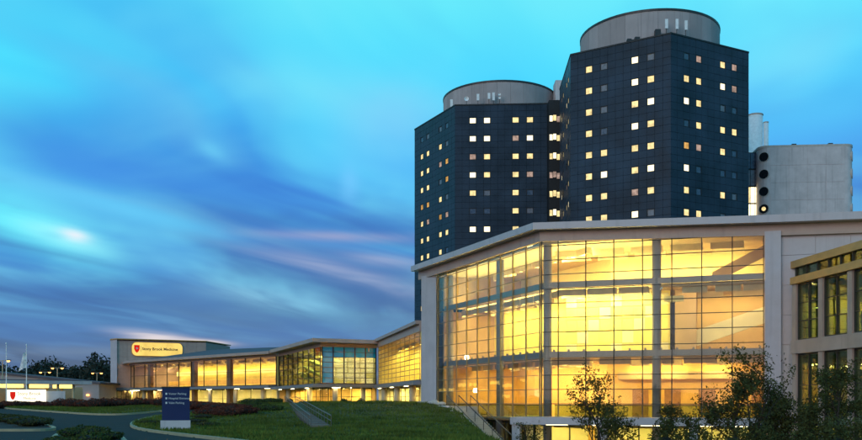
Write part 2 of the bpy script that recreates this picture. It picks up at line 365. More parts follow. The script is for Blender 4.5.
# ------------------------------------------------------------------ terrain
def sst(a, b, x): t = np.clip((x-a)/(b-a), 0, 1); return t*t*(3-2*t)
EDGE_Y = [0, 39, 60, 72, 80, 88, 91, 400]; EDGE_X = [4.0, 2.4, 2.6, 2.5, 1.7, 0.5, 0.0, 0.0]
COURT = -3.75
def zbase(Y): return 1.0*sst(45, 125, np.asarray(Y, float))
def terrain(X, Y):
    X = np.asarray(X, float); Y = np.asarray(Y, float)
    z = zbase(Y)
    z = z + 0.78*np.exp(-((X+3)/17.0)**2 - ((Y-86)/13.0)**2) + 0.30*np.exp(-((X+20)/14.0)**2 - ((Y-92)/16.0)**2)
    e = np.interp(Y, EDGE_Y, EDGE_X)
    t = np.clip((X-e)/1.6, 0, 1)*sst(101, 97, Y)*sst(20, 34, Y)
    return z*(1-t) + (COURT)*t
def tz(x, y): return float(terrain(x, y))
def ground(px, py):
    """picture pixel -> point on the gently rising ground"""
    lo, hi = 20.0, 400.0
    for _ in range(60):
        m = (lo+hi)/2; y = HY+(EYE-float(zbase(m)))*F/m
        if y > py: lo = m
        else: hi = m
    return P(px, lo)
road_px = [(-90, 402.6), (0, 408.6), (30, 411.4), (51, 413.5), (78, 415.8), (102, 417), (124, 417), (145, 416.2), (165, 415), (200, 413.5), (245, 411.5),
           (245, 414.5), (200, 416.5), (165, 418), (148, 419.8), (136, 422.5), (131, 425.5), (133, 428.2), (143, 431), (165, 434), (189, 437), (230, 441.5), (280, 448), (330, 462), (330, 480), (-330, 480), (-330, 410), (-160, 402)]
road = [ground(*q) for q in road_px]
isl_px = [(-40, 416.0), (0, 417.2), (22, 420), (40, 424.5), (52, 428.3), (55, 430.2), (48, 431.2), (25, 431.6), (0, 431.6), (-60, 431.6), (-120, 428), (-110, 419)]
island = [ground(*q) for q in isl_px]
near_px = [(52, 440.5), (62, 434), (80, 431.3), (100, 431.6), (114, 434.5), (122, 440), (130, 452), (120, 470), (40, 470), (44, 452)]
nisl = [ground(*q) for q in near_px]
def smooth_poly(poly, it=2):
    for _ in range(it):
        q = []
        for i in range(len(poly)):
            a, b = poly[i], poly[(i+1) % len(poly)]; q += [a*0.75+b*0.25, a*0.25+b*0.75]
        poly = q
    return poly
road, island, nisl = smooth_poly(road), smooth_poly(island), smooth_poly(nisl)
def inside(poly, X, Y):
    r = np.zeros(X.shape, bool); n = len(poly)
    for i in range(n):
        a, b = poly[i], poly[(i+1) % n]
        c = ((a.y > Y) != (b.y > Y)) & (X < (b.x-a.x)*(Y-a.y)/((b.y-a.y) if abs(b.y-a.y) > 1e-9 else 1e-9)+a.x)
        r ^= c
    return r
def axis(fine0, fine1, step, far):
    a = list(np.arange(fine0, fine1+step/2, step)); s = step; x = fine1
    while x < far: s *= 1.5; x += s; a.append(x)
    s = step; x = fine0
    while x > -far: s *= 1.5; x -= s; a.insert(0, x)
    return np.array(a)
gx = axis(-75, 45, 0.75, 3500); gy_ = axis(20, 130, 0.75, 3500)
GX, GY = np.meshgrid(gx, gy_); GZ = terrain(GX, GY)
inr = inside(road, GX, GY)
GZ = GZ + np.where(inr, -0.22, 0.10*np.exp(-(np.maximum(GY-150, 0)/100)))
nx, ny = len(gx), len(gy_)
verts = np.stack([GX.ravel(), GY.ravel(), GZ.ravel()], 1)
ii, jj = np.meshgrid(np.arange(nx-1), np.arange(ny-1)); q0 = (jj*nx+ii).ravel()
faces = np.stack([q0, q0+1, q0+nx+1, q0+nx], 1)
me = bpy.data.meshes.new('ground'); me.from_pydata(verts.tolist(), [], faces.tolist()); me.materials.append(MATS['grass_ground'])
me.polygons.foreach_set('use_smooth', [True]*len(me.polygons))
kind(link(bpy.data.objects.new('ground', me)), 'structure')
def sheet(name, poly, dz, mat, maxlen=3.0):
    bm = bmesh.new(); vs_ = [bm.verts.new((p.x, p.y, 0)) for p in poly]; bm.faces.new(vs_)
    bmesh.ops.triangulate(bm, faces=bm.faces[:])
    for _ in range(7):
        es = [e for e in bm.edges if e.calc_length() > maxlen]
        if not es: break
        bmesh.ops.subdivide_edges(bm, edges=es, cuts=1); bmesh.ops.triangulate(bm, faces=[f for f in bm.faces if len(f.verts) > 3])
    for v in bm.verts: v.co.z = tz(v.co.x, v.co.y)+dz
    bmesh.ops.recalc_face_normals(bm, faces=bm.faces)
    me = bpy.data.meshes.new(name); bm.to_mesh(me); bm.free(); me.materials.append(MATS[mat])
    return kind(link(bpy.data.objects.new(name, me)), 'structure')
sheet('road', road, 0.0, 'asphalt')
def kerb(name, poly, hgt, w, closed=True, mat='kerb'):
    pts = list(poly)+([poly[0]] if closed else [])
    a = np.array([(p.x, p.y) for p in pts]); seg = [a[0]]
    for i in range(1, len(a)):
        n = max(1, int(np.linalg.norm(a[i]-a[i-1])/1.5))
        for k in range(1, n+1): seg.append(a[i-1]+(a[i]-a[i-1])*k/n)
    seg = [Vector(p) for p in seg]; o = off(seg, w/2); q = off(seg, -w/2)
    zt = [tz(p.x, p.y)+hgt for p in seg]; zb = [z-hgt-0.2 for z in zt]
    return kind(MB().ribbon(o, q, zt, zb).build(name, mat), 'structure')
kerb('road_kerb', road, 0.14, 0.20)
kerb('island_kerb', island, 0.14, 0.22); sheet('planting_island', island, 0.10, 'mulch')
kerb('island_kerb', nisl, 0.14, 0.20); sheet('planting_island', nisl, 0.10, 'mulch')

# ------------------------------------------------------------------ glass pavilion
C = P(541, 70.0); Lf = P(438, 88.6); Rt = P(773, 64.35); Re = P(785.5, 64.05)
En = Re + (Re-C).normalized()*16
pav = thing('glass_pavilion', 'large glass-walled pavilion glowing yellow inside, with grey fascia and angled corner', 'building', (C.x, C.y+12, 0))
fl, ff = Face(Lf, C), Face(C, Re)
path = [P(419.5, 92.0), C, Re, En]
ztop = [15.15, 15.2, 14.60, 14.2]
zl = [z-0.52 for z in ztop]
MB().ribbon(off(path, 0.95), off(path, -0.2), ztop, zl).build('roof_fascia', 'panel', pav)
MB().ribbon(off(path, 0.14), off(path, -0.16), [z-0.004 for z in zl], [z-0.80 for z in zl]).build('frieze', 'panel_pink', pav)
inr_ = off(path, -0.45); back = [Vector((46, 98)), Vector((4, 112))]
MB().prism([inr_[0], inr_[1], inr_[2], inr_[3]]+back, 13.72, 13.9).build('roof_slab', 'ceiling_inside', pav)
BASE = 0.30
zs = [BASE+1.1*i for i in range(13)]+[14.2]
curtain(pav, fl, lin(0.0, fl.L-0.12, 9), zs, 'glass_left', 'mullion_warm', 0.06, 0.10)  # room light on these bars is put into their lighter warm colour
ufr = ff.L-1.45
curtain(pav, ff, [0.06]+[1.35+(ufr-1.35)*i/7 for i in range(8)], zs, 'glass_clear', 'mullion', 0.065, 0.16, 0.06)
# end pylon, right pier and the plain panelled wall beside it
MB().prism([P(421.3, 90.6), P(436.2, 88.9), P(436.2, 88.9)+Vector((0.6, 2.2)), P(421.3, 90.6)+Vector((0.6, 2.4))], 0.0, 14.0).build('end_pylon', 'panel', pav)
mb = MB(); ff.box(mb, ff.L-1.38, ff.L-0.3, -3.7, 13.6, -1.2, 0.30); mb.build('pier', 'panel', pav)
fe = Face(Re, En)
mb = MB(); fe.box(mb, -0.29, fe.L, -3.7, 13.3, -1.3, -0.25); sw = mb.build('side_wall', 'concrete', pav)
for i in range(7):
    for j in range(4):
        bar('panel', (2.21, 0.06, 2.07), 'panel', sw, fe.p(-0.28+2.24*(i+0.5), 5.6+2.10*(j+0.5), -0.215), fe.rz)
# steel seen behind the glass
for fc, u in ((ff, 0.35), (ff, 8.6), (fl, fl.L*0.585), (fl, 1.2)):
    p = fc.p(u, 0, -0.75); MB().tube([(p.x, p.y, -3.7), (p.x, p.y, 13.7)], 0.33, 14).build('column', 'column_grey', pav, True)
for fc in (ff, fl):
    for z in (5.2, 10.55):
        mb = MB(); fc.box(mb, 0.5, fc.L-1.4 if fc is ff else fc.L-0.3, z-0.22, z+0.22, -0.62, -0.44); bm_ = mb.build('beam', 'column_grey', pav)
        n = int(fc.L/1.15)
        for i in range(n):
            if z < 6: bar('bracket', (0.14, 0.14, 0.16), 'column_grey', bm_, fc.p(0.9+i*1.15, z+0.30, -0.53), fc.rz)
# floors and inner walls (plan follows the facade)
pin = [Lf, C, Re]
def wallband(name, k, z0, z1, mat, seg=None, th=0.25):
    o_, i_ = off(pin, -k), off(pin, -k-th)
    if seg == 'front': o_, i_ = o_[1:], i_[1:]
    if seg == 'left': o_, i_ = o_[:2], i_[:2]
    n = len(o_); return MB().ribbon(o_, i_, [z1]*n, [z0]*n).build(name, mat, pav)
def slab(k, z0, z1, deep=14, mat='floor_inside'):
    o_ = off(pin, -k); b_ = off(pin, -deep)
    return MB().prism([o_[0], o_[1], o_[2], b_[2], b_[1], b_[0]], z0, z1).build('floor_slab', mat, pav)
slab(0.3, 0.0, 0.26); slab(1.4, 4.95, 5.25); slab(2.6, 10.3, 10.55)
wallband('inner_wall', 8.5, 0.27, 4.94, 'orange_wall')
wallband('inner_wall', 9.0, 10.56, 13.7, 'cream_wall')
o9, o5 = off(pin, -9.0), off(pin, -4.6)
# level two: bright wall left of the middle column, deeper tan wall right of it
f5 = Face(o5[1], o5[2]); fL5 = Face(off(pin, -6.0)[0], off(pin, -6.0)[1])
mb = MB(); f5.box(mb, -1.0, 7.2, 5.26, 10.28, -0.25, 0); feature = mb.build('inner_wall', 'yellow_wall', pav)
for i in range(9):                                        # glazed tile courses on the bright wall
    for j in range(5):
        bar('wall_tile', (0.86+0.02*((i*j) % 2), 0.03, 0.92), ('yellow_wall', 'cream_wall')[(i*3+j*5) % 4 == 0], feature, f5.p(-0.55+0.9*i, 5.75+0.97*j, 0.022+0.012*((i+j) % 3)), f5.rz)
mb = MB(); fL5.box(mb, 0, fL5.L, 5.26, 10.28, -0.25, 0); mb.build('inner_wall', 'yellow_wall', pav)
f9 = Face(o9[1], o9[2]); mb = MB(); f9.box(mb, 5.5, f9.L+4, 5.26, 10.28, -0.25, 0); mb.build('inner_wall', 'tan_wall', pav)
for z0, z1, m in ((0.27, 4.94, 'orange_wall'), (5.26, 10.28, 'tan_wall'), (10.56, 13.7, 'tan_wall')):
    mb = MB(); a, b = Re-ff.n*1.3-ff.u*0.4, Re-ff.n*12-ff.u*0.4; fs = Face(b, a); fs.box(mb, 0, fs.L, z0, z1, -0.2, 0); mb.build('inner_wall', m, pav)
    a, b = Lf-fl.n*0.5+fl.u*0.1, Lf-fl.n*12+fl.u*0.1; fs = Face(a, b); mb = MB(); fs.box(mb, 0, fs.L, z0, z1, 0, 0.2); mb.build('inner_wall', m, pav)
# stair flights rising to the right on levels two and three
def flight(fc, u0, u1, z0, z1, o, th, w, mat, name='stair_flight'):
    mb = MB(); v = []
    for oo in (o, o-w):
        for (u, z) in ((u0, z0), (u1, z1), (u1, z1+th), (u0, z0+th)): v.append(fc.p(u, z, oo))
    return mb.add(v, [(0, 1, 2, 3), (7, 6, 5, 4), (0, 4, 5, 1), (1, 5, 6, 2), (2, 6, 7, 3), (3, 7, 4, 0)]).build(name, mat, pav)
flight(ff, 10.6, 16.6, 5.7, 7.7, -5.0, 1.25, 0.25, 'cream_wall')
flight(ff, 12.4, 16.6, 10.6, 12.7, -4.2, 0.9, 0.25, 'tan_wall')
mb = MB(); ff.box(mb, 8.9, 10.4, 9.2, 9.65, -3.0, -2.9); mb.build('hanging_sign', 'cream_wall', pav)
mb = MB(); ff.box(mb, 9.6, 11.2, 5.26, 10.28, -6.2, -4.6); mb.build('lift_shaft', 'tan_wall', pav)
for u in (2.1, 4.7, 7.4, 11.5, 14.5):                      # doors and openings on level one
    mb = MB(); fW = Face(off(pin, -8.5)[1], off(pin, -8.5)[2]); fW.box(mb, u, u+1.3, 0.27, 2.6, 0.0, 0.08); d_ = mb.build('inner_door', 'wood', pav)
mb = MB(); fW.box(mb, 1.0, 15, 3.4, 4.0, 0.01, 0.9); mb.build('bulkhead', 'tan_wall', pav)
for fc in (ff, fl):                                       # glass balustrade and handrail on level one
    mb = MB(); fc.box(mb, 0.8, fc.L-1.6, 0.27, 1.25, -1.32, -1.30); b_ = mb.build('balustrade', 'glass_green', pav)
    mb = MB(); fc.box(mb, 0.8, fc.L-1.6, 1.25, 1.33, -1.35, -1.27); mb.build('handrail', 'mullion', b_)
# luminaires
def strips(fc, us, z, o, ln, w, mat, along=True):
    for u in us: luminaire(pav, fc, u, z, o, ln, w, mat)
strips(ff, (2.0, 4.4, 6.8), 10.22, -1.9, 2.0, 0.34, 'lamp_strong')
strips(ff, (2.0, 4.4, 6.8), 10.22, -3.6, 2.0, 0.34, 'lamp_strong')
strips(ff, (11.2, 13.6, 15.6), 10.22, -3.0, 1.6, 0.30, 'lamp_cream'); strips(ff, (12, 15), 10.22, -6.8, 2.0, 0.3, 'lamp_hot')
strips(ff, (1.5, 4.5, 7.5, 10.5, 13.5), 13.62, -4.2, 2.2, 0.36, 'lamp_hot')
strips(ff, (1.5, 4.5, 7.5, 10.5, 13.5), 13.62, -6.8, 2.2, 0.30, 'lamp_hot')
strips(ff, (2, 5.2, 8.4, 11.6, 14.8), 4.88, -3.2, 2.2, 0.34, 'lamp_hot'); strips(ff, (1.6, 6.6, 9.2, 12.6), 4.88, -7.2, 1.3, 0.5, 'lamp_hot')
strips(fl, (2, 4.4, 6.8, 9.2, 11.6, 14, 16.4, 18.6), 10.22, -2.4, 2.0, 0.36, 'lamp_hot'); strips(fl, (4, 7, 10, 13, 16, 19), 10.22, -4.6, 2.2, 0.34, 'lamp_hot')
strips(fl, (7, 10, 13, 16, 19), 13.62, -4.4, 2.2, 0.36, 'lamp_hot'); strips(fl, (4.5,), 13.62, -5.0, 4.0, 0.22, 'lamp_cream')
strips(fl, (2.5, 5, 7.5, 10, 12.5, 15, 17.5), 4.88, -3.2, 1.8, 0.34, 'lamp_hot'); strips(fl, (4, 7, 10, 13, 16), 4.88, -6.6, 1.6, 0.4, 'lamp_hot')
for u, o, z_ in ((1.9, -2.2, 5.6), (3.4, -2.4, 2.4)):       # globe wall lamps near the stair
    p = fl.p(u, 0, o); MB().tube([(p.x, p.y, z_), (p.x, p.y, z_+0.1), (p.x, p.y, z_+0.3), (p.x, p.y, z_+0.4)], [0.1, 0.2, 0.2, 0.1], 10).build('wall_lamp', 'lamp_cream', pav)
for px_, py_, d_ in ((566, 236, 69.2), (666, 232, 67.2), (660, 289, 67.4), (560, 240, 69.4)):   # small white spotlights on the steel
    p = P(px_, d_+0.2); z = Z(py_, d_); MB().tube([(p.x-0.15, p.y, z-0.1), (p.x+0.18, p.y, z+0.12)], 0.09, 8).build('spotlight', 'white_metal', pav)
# lower storey and its porch roof
cp = off([C, Re], 3.2)
lo = Face(C-ff.n*0.9, Re-ff.n*0.9); ll = Face(Lf-fl.n*0.9, C-fl.n*0.9-ff.n*0.0)
curtain(pav, lo, lin(0.3, lo.L-1.5, 9), [COURT+0.15, -1.9, -0.25], 'glass_clear', 'mullion', 0.08, 0.2)
curtain(pav, ll, lin(8.0, ll.L-0.2, 5), [COURT+0.15, -1.9, -0.25], 'glass_clear', 'mullion', 0.08, 0.2)
fp = Face(cp[0], cp[1])
mb = MB(); fp.box(mb, -1.6, fp.L-1.0, -0.12, 0.42, -3.05, 0.0); mb.build('porch_roof', 'panel', pav)
for u in (-1.2, 5.2, 11.5):
    mb = MB(); fp.box(mb, u-0.3, u+0.3, COURT-0.2, -0.12, -0.75, -0.15); mb.build('porch_post', 'panel', pav)
for u in (1.5, 5, 8.5, 12, 15): bar('ceiling_light', (1.6, 0.3, 0.05), 'lamp_soffit', pav, fp.p(u, -0.16, -2.0), fp.rz)
f7 = Face(off([Lf, C, Re], -7.0)[1], off([Lf, C, Re], -7.0)[2]); mb = MB(); f7.box(mb, -6, f7.L+1, COURT, -0.02, -0.25, 0); mb.build('inner_wall', 'cream_wall', pav)
f7l = Face(off(pin, -6.5)[0], off(pin, -6.5)[1]); mb = MB(); f7l.box(mb, 0, f7l.L, COURT, -0.02, -0.25, 0); mb.build('inner_wall', 'orange_wall', pav)
strips(ff, (1.5, 4.5, 7.5, 10.5, 13.5), -0.1, -3.2, 2.0, 0.3, 'lamp_green'); strips(fl, (12, 16, 20), -0.1, -3.2, 2.0, 0.3, 'lamp_warm')
mb = MB(); o_ = off(pin, 9); b_ = off(pin, -14); mb.prism([o_[0], o_[1], o_[2]+ff.u*10, b_[2]+ff.u*10, b_[1], b_[0]], COURT-0.3, COURT+0.04)
kind(mb.build('court_paving', 'paving'), 'structure')

# ------------------------------------------------------------------ glazed wings to the left
def wing(name, label, pts, zroof, zcan, zfl, us_n, rows, panes, mul, lamp, wall, depth, over=0.8, lipz=0.42, frieze=0.75, floor_cols=3, canopy=1.2, gfl=None, lamp2=None, mid=None, glassz=None, gwall='cream_wall', mw=0.11, md=0.14):
    c = sum(pts, Vector((0, 0)))/len(pts)
    t = thing(name, label, 'building', (c.x, c.y, zfl))
    n = len(pts)
    MB().ribbon(off(pts, over), off(pts, -0.3), [zroof]*n, [zroof-lipz]*n).build('roof_fascia', 'panel_pink', t)
    MB().ribbon(off(pts, 0.10), off(pts, -0.2), [zroof-lipz-0.004]*n, [zroof-lipz-frieze]*n).build('frieze', 'panel_pink', t)
    MB().ribbon(off(pts, canopy), off(pts, -0.25), [zcan]*n, [zcan-0.42]*n).build('canopy_band', 'column_grey', t)
    b_ = off(pts, -depth)
    i_ = off(pts, -0.3)
    poly = i_+b_[::-1]
    MB().prism(poly, zroof-lipz-frieze-0.02, zroof-0.06).build('roof_slab', 'ceiling_inside', t)
    MB().prism(poly, zcan-0.40, zcan-0.02).build('floor_slab', 'floor_inside', t)
    MB().prism(off(pts, 0.4)+b_[::-1], zfl-0.6, zfl).build('floor_slab', 'floor_inside', t)
    MB().ribbon(off(pts, -depth+0.3), b_, [zroof-0.5]*n, [zcan]*n).build('inner_wall', wall, t)
    MB().ribbon(off(pts, -depth+1.3), off(pts, -depth+1.0), [zcan-0.4]*n, [zfl]*n).build('inner_wall', gwall, t)
    for e_, sg in ((0, 1), (-1, -1)):
        fe_ = Face(i_[e_], b_[e_]); off_ = 0.02*sg
        for za_, zb_, m_ in ((zcan, zroof-0.5, wall), (zfl, zcan-0.42, gwall)):
            mb = MB(); fe_.box(mb, -0.22, fe_.L, za_, zb_, off_, off_+0.2*sg); mb.build('end_wall', m_, t)
    for s in range(n-1):
        fc = Face(pts[s], pts[s+1]); k = us_n[s]
        curtain(t, fc, lin(0.15, fc.L-0.15, k), lin(zcan+0.15, zroof-lipz-frieze+0.05, rows[s]), panes[s], mul, mw, md, 0.06, 0.5, special=(lambda i, j: 'teal_reflection' if (j >= 5 or i == 0) else None) if panes[s] == 'glass_blue' else None)
        fg = Face(fc.p(0, 0, -1.1).xy, fc.p(fc.L, 0, -1.1).xy)
        curtain(t, fg, lin(0.3, fg.L-0.3, max(2, k)), [zfl+0.14, zfl+1.1, zcan-0.55], 'glass_clear', 'mullion', 0.07, 0.07)
        cols = floor_cols[s] if hasattr(floor_cols, '__len__') else floor_cols
        for i in range(cols):
            p = fc.p(fc.L*(i+0.5)/cols, 0, -0.1); MB().tube([(p.x, p.y, zfl-0.5), (p.x, p.y, zcan-0.42)], 0.36, 12).build('column', 'column_cream', t, True)
        m = max(2, int(fc.L/4.5))
        for i in range(m):
            u = fc.L*(i+0.5)/m; ln = fc.L/m*0.62
            luminaire(t, fc, u, zroof-lipz-frieze-0.09, -depth*0.40, ln, 0.36, lamp[s])
            luminaire(t, fc, u, zroof-lipz-frieze-0.09, -depth*0.74, ln, 0.30, lamp[s])
            luminaire(t, fc, u, zcan-0.46, -depth*0.45, ln, 0.50, 'lamp_ground', 0.2)
            if i % 2 == 0: bar('soffit_light', (ln*0.45, 0.22, 0.04), 'lamp_soffit', t, fc.p(u, zcan-0.45, canopy*0.2), fc.rz)
    return t
LA, LB = P(378, 121.0), P(420.3, 92.2)
lw = wing('glazed_link_wing', 'tall narrow-paned glazed wing joining the big pavilion to the blue glass corner', [LA, LB], 9.75, 3.65, 1.0,
     [10], [9], ['glass_clear'], 'mullion_warm', ['lamp_hot'], 'yellow_wall', 7, 0.5, 0.35, 0.75, 3, 0.7, mw=0.08, md=0.06)
K0, K1, K2 = P(279, 144.5), P(321, 118.0), P(377, 121.6)
cw = wing('corner_pavilion', 'lower pavilion with blue reflecting glass corner under a pointed overhanging roof', [K0, K1, K2], 9.6, 3.75, 1.0,
     [8, 5], [6, 7], ['glass_green', 'glass_blue'], 'mullion', ['lamp_green', 'lamp_orange'], 'tan_wall', 9, 1.5, 0.5, 0.5, [2, 2], 1.4, ['lamp_warm', 'lamp_orange'], gwall='orange_wall')
fk = Face(K0, K1); fk2 = Face(K1, K2)
for i in range(5):                                        # escalator flights crossing the left side
    zz = 4.2+0.9*i
    v = []
    for oo in (-2.5-0.5*i, -3.6-0.5*i):
        for (u, z) in ((1.5+2*i, zz+1.6), (14+2.5*i, zz-0.3), (14+2.5*i, zz), (1.5+2*i, zz+1.9)): v.append(fk.p(min(u, fk.L-0.6), z, oo))
    MB().add(v, [(0, 1, 2, 3), (7, 6, 5, 4), (0, 4, 5, 1), (1, 5, 6, 2), (2, 6, 7, 3), (3, 7, 4, 0)]).build('stair_flight', 'cream_wall', cw)
E0, E1 = P(134, 181.0), P(277, 145.0)
EW0 = P(121.5, 203.0)
ew = wing('entrance_wing', 'long low entrance wing with amber-lit glass under a sloping metal roof', [EW0, E0, E1], 9.45, 4.0, 0.8,
     [5, 11], [2, 2], ['glass_clear', 'glass_clear'], 'mullion', ['lamp_cream', 'lamp_hot'], 'yellow_wall', 10, 1.6, 0.45, 0.35, [2, 6], 1.6, ['lamp_warm', 'lamp_cream'], gwall='cream_wall')
fe1 = Face(E0, E1)
for u in (fe1.L*0.12, fe1.L*0.46, fe1.L*0.70):            # broad dark piers between the window bays
    mb = MB(); fe1.box(mb, u-0.5, u+0.5, 0.5, 8.6, -0.9, -0.2); mb.build('pier', 'wood', ew)
for z, m, o in ((5.0, 'orange_wall', -6.5), (6.9, 'cream_wall', -8.2)):   # gallery fronts inside
    mb = MB(); fe1.box(mb, 2, fe1.L-1, z-0.4, z+0.4, o, o-0.3); mb.build('gallery_front', m, ew)
# sloping roof rising behind the eave
e_o = off([EW0, E0, E1], 0.4); e_i = off([EW0, E0, E1], -16)
mb = MB(); v = [(*e_o[1], 9.47), (*e_o[2], 9.47), (*e_i[2], 11.3), (*e_i[1], 12.2)]; v += [(p[0], p[1], p[2]-0.2) for p in v]
mb.add(v, [(0, 1, 2, 3), (7, 6, 5, 4), (0, 4, 5, 1), (1, 5, 6, 2), (2, 6, 7, 3), (3, 7, 4, 0)]); mb.build('sloping_roof', 'roof_metal', ew)
# lit shopfront running on to the left
sA, sB = P(103, 186), P(131, 184); fs_ = Face(sA, sB)
curtain(ew, fs_, lin(0, fs_.L, 6), [1.1, 2.3, 3.5], 'glass_clear', 'mullion', 0.1, 0.16)
mb = MB(); fs_.box(mb, -0.3, fs_.L+0.3, 0.6, 3.6, -4.2, -4.0); mb.build('inner_wall', 'cream_wall', ew)
mb = MB(); fs_.box(mb, -0.6, fs_.L+1.0, 3.62, 4.2, -4.2, 0.6); mb.build('canopy_band', 'column_grey', ew)
mb = MB(); fs_.box(mb, -0.3, fs_.L+0.3, 0.4, 0.95, -4.2, 0.2); mb.build('plinth', 'concrete', ew)
for i in range(3): bar('ceiling_light', (1.5, 0.4, 0.05), 'lamp_hot', ew, fs_.p(fs_.L*(i+0.5)/3, 3.58, -2.0), fs_.rz)

# ------------------------------------------------------------------ plain block with the lit name sign
bA, bB = P(117, 186.0), P(206, 193.5); fb = Face(bA, bB)
blk = thing('sign_block', 'windowless grey block carrying the lit yellow name sign', 'building', (*((bA+bB)/2), 0.8))
bk = [bA, bB, bB+Vector((2, 14)), P(116.5, 200)]
body = MB().prism(bk, 0.5, 13.9).build('wall', 'panel_pink', blk)
MB().prism([P(110.5, 187.2), P(117, 185.6), P(117.2, 199), P(111.3, 199)], 0.5, 14.05).build('end_pylon', 'panel', blk)
MB().prism([P(110, 186.9), P(117, 185.2), bB+Vector((0.1, -0.3)), bB+Vector((2.2, 14.2)), P(110.8, 200.5)], 14.06, 14.25).build('parapet_cap', 'bronze', blk)
for i in range(9):
    for j in range(4):
        bar('panel', (fb.L/9-0.04, 0.06, 3.26), 'panel_pink', body, fb.p(fb.L*(i+0.5)/9, 0.55+3.33*(j+0.5), 0.035), fb.rz)
u0 = 2.9; u1 = 13.0; zc = Z(349.5, 189)
sgn = thing('name_sign', 'rounded lit yellow sign with red emblem and dark lettering on the grey block', 'sign', fb.p((u0+u1)/2, zc-1.3, 0.1))
def rounded(fc, u0, u1, z0, z1, r, o0, o1):
    pts = []
    for cx, cz, a0 in ((u1-r, z1-r, 0), (u0+r, z1-r, 90), (u0+r, z0+r, 180), (u1-r, z0+r, 270)):
        for k in range(6): a = R(a0+18*k); pts.append((cx+r*math.cos(a), cz+r*math.sin(a)))
    n = len(pts); v = [fc.p(u, z, o0) for u, z in pts]+[fc.p(u, z, o1) for u, z in pts]
    return MB().add(v, [tuple(range(n)), tuple(range(2*n-1, n-1, -1))]+[(i, (i+1) % n, n+(i+1) % n, n+i) for i in range(n)])
rounded(fb, u0, u1, zc-1.35, zc+1.35, 0.9, 0.08, 0.40).build('sign_face', 'sign_lit', sgn)
rounded(fb, u0-0.12, u1+0.12, zc-1.47, zc+1.47, 1.0, 0.075, 0.30).build('sign_frame', 'bronze', sgn)
mb = MB(); cu, cz = u0+0.95, zc+0.05                      # shield emblem with pale burst
sh = [(-0.55, 0.75), (0.55, 0.75), (0.55, -0.05), (0.32, -0.55), (0, -0.85), (-0.32, -0.55), (-0.55, -0.05)]
v = [fb.p(cu+a, cz+b, 0.41) for a, b in sh]+[fb.p(cu+a, cz+b, 0.45) for a, b in sh]
mb.add(v, [tuple(range(7)), tuple(range(13, 6, -1))]+[(i, (i+1) % 7, 7+(i+1) % 7, 7+i) for i in range(7)]); emb = mb.build('emblem', 'sign_red_lit', sgn)
mb = MB(); st = [(0.30*(1 if i % 2 == 0 else 0.4)*math.cos(R(45*i)), 0.30*(1 if i % 2 == 0 else 0.4)*math.sin(R(45*i))+0.1) for i in range(8)]
v = [fb.p(cu+a, cz+b, 0.455) for a, b in st]+[fb.p(cu+a, cz+b, 0.475) for a, b in st]
mb.add(v, [tuple(range(8)), tuple(range(15, 7, -1))]+[(i, (i+1) % 8, 8+(i+1) % 8, 8+i) for i in range(8)]); mb.build('emblem_star', 'sign_white', emb)
def onface(fc, u, z, o): return Matrix.Translation(fc.p(u, z, o)) @ Matrix.Rotation(fc.rz, 4, 'Z') @ Matrix.Rotation(R(90), 4, 'X')
text('Stony Brook Medicine', 0.80, 'sign_black', sgn, onface(fb, u0+1.95, zc-0.20, 0.42), bold=0.02)
mb = MB(); fb.box(mb, u0+1.72, u0+1.78, zc-0.5, zc+0.65, 0.41, 0.44); mb.build('divider', 'sign_black', sgn)

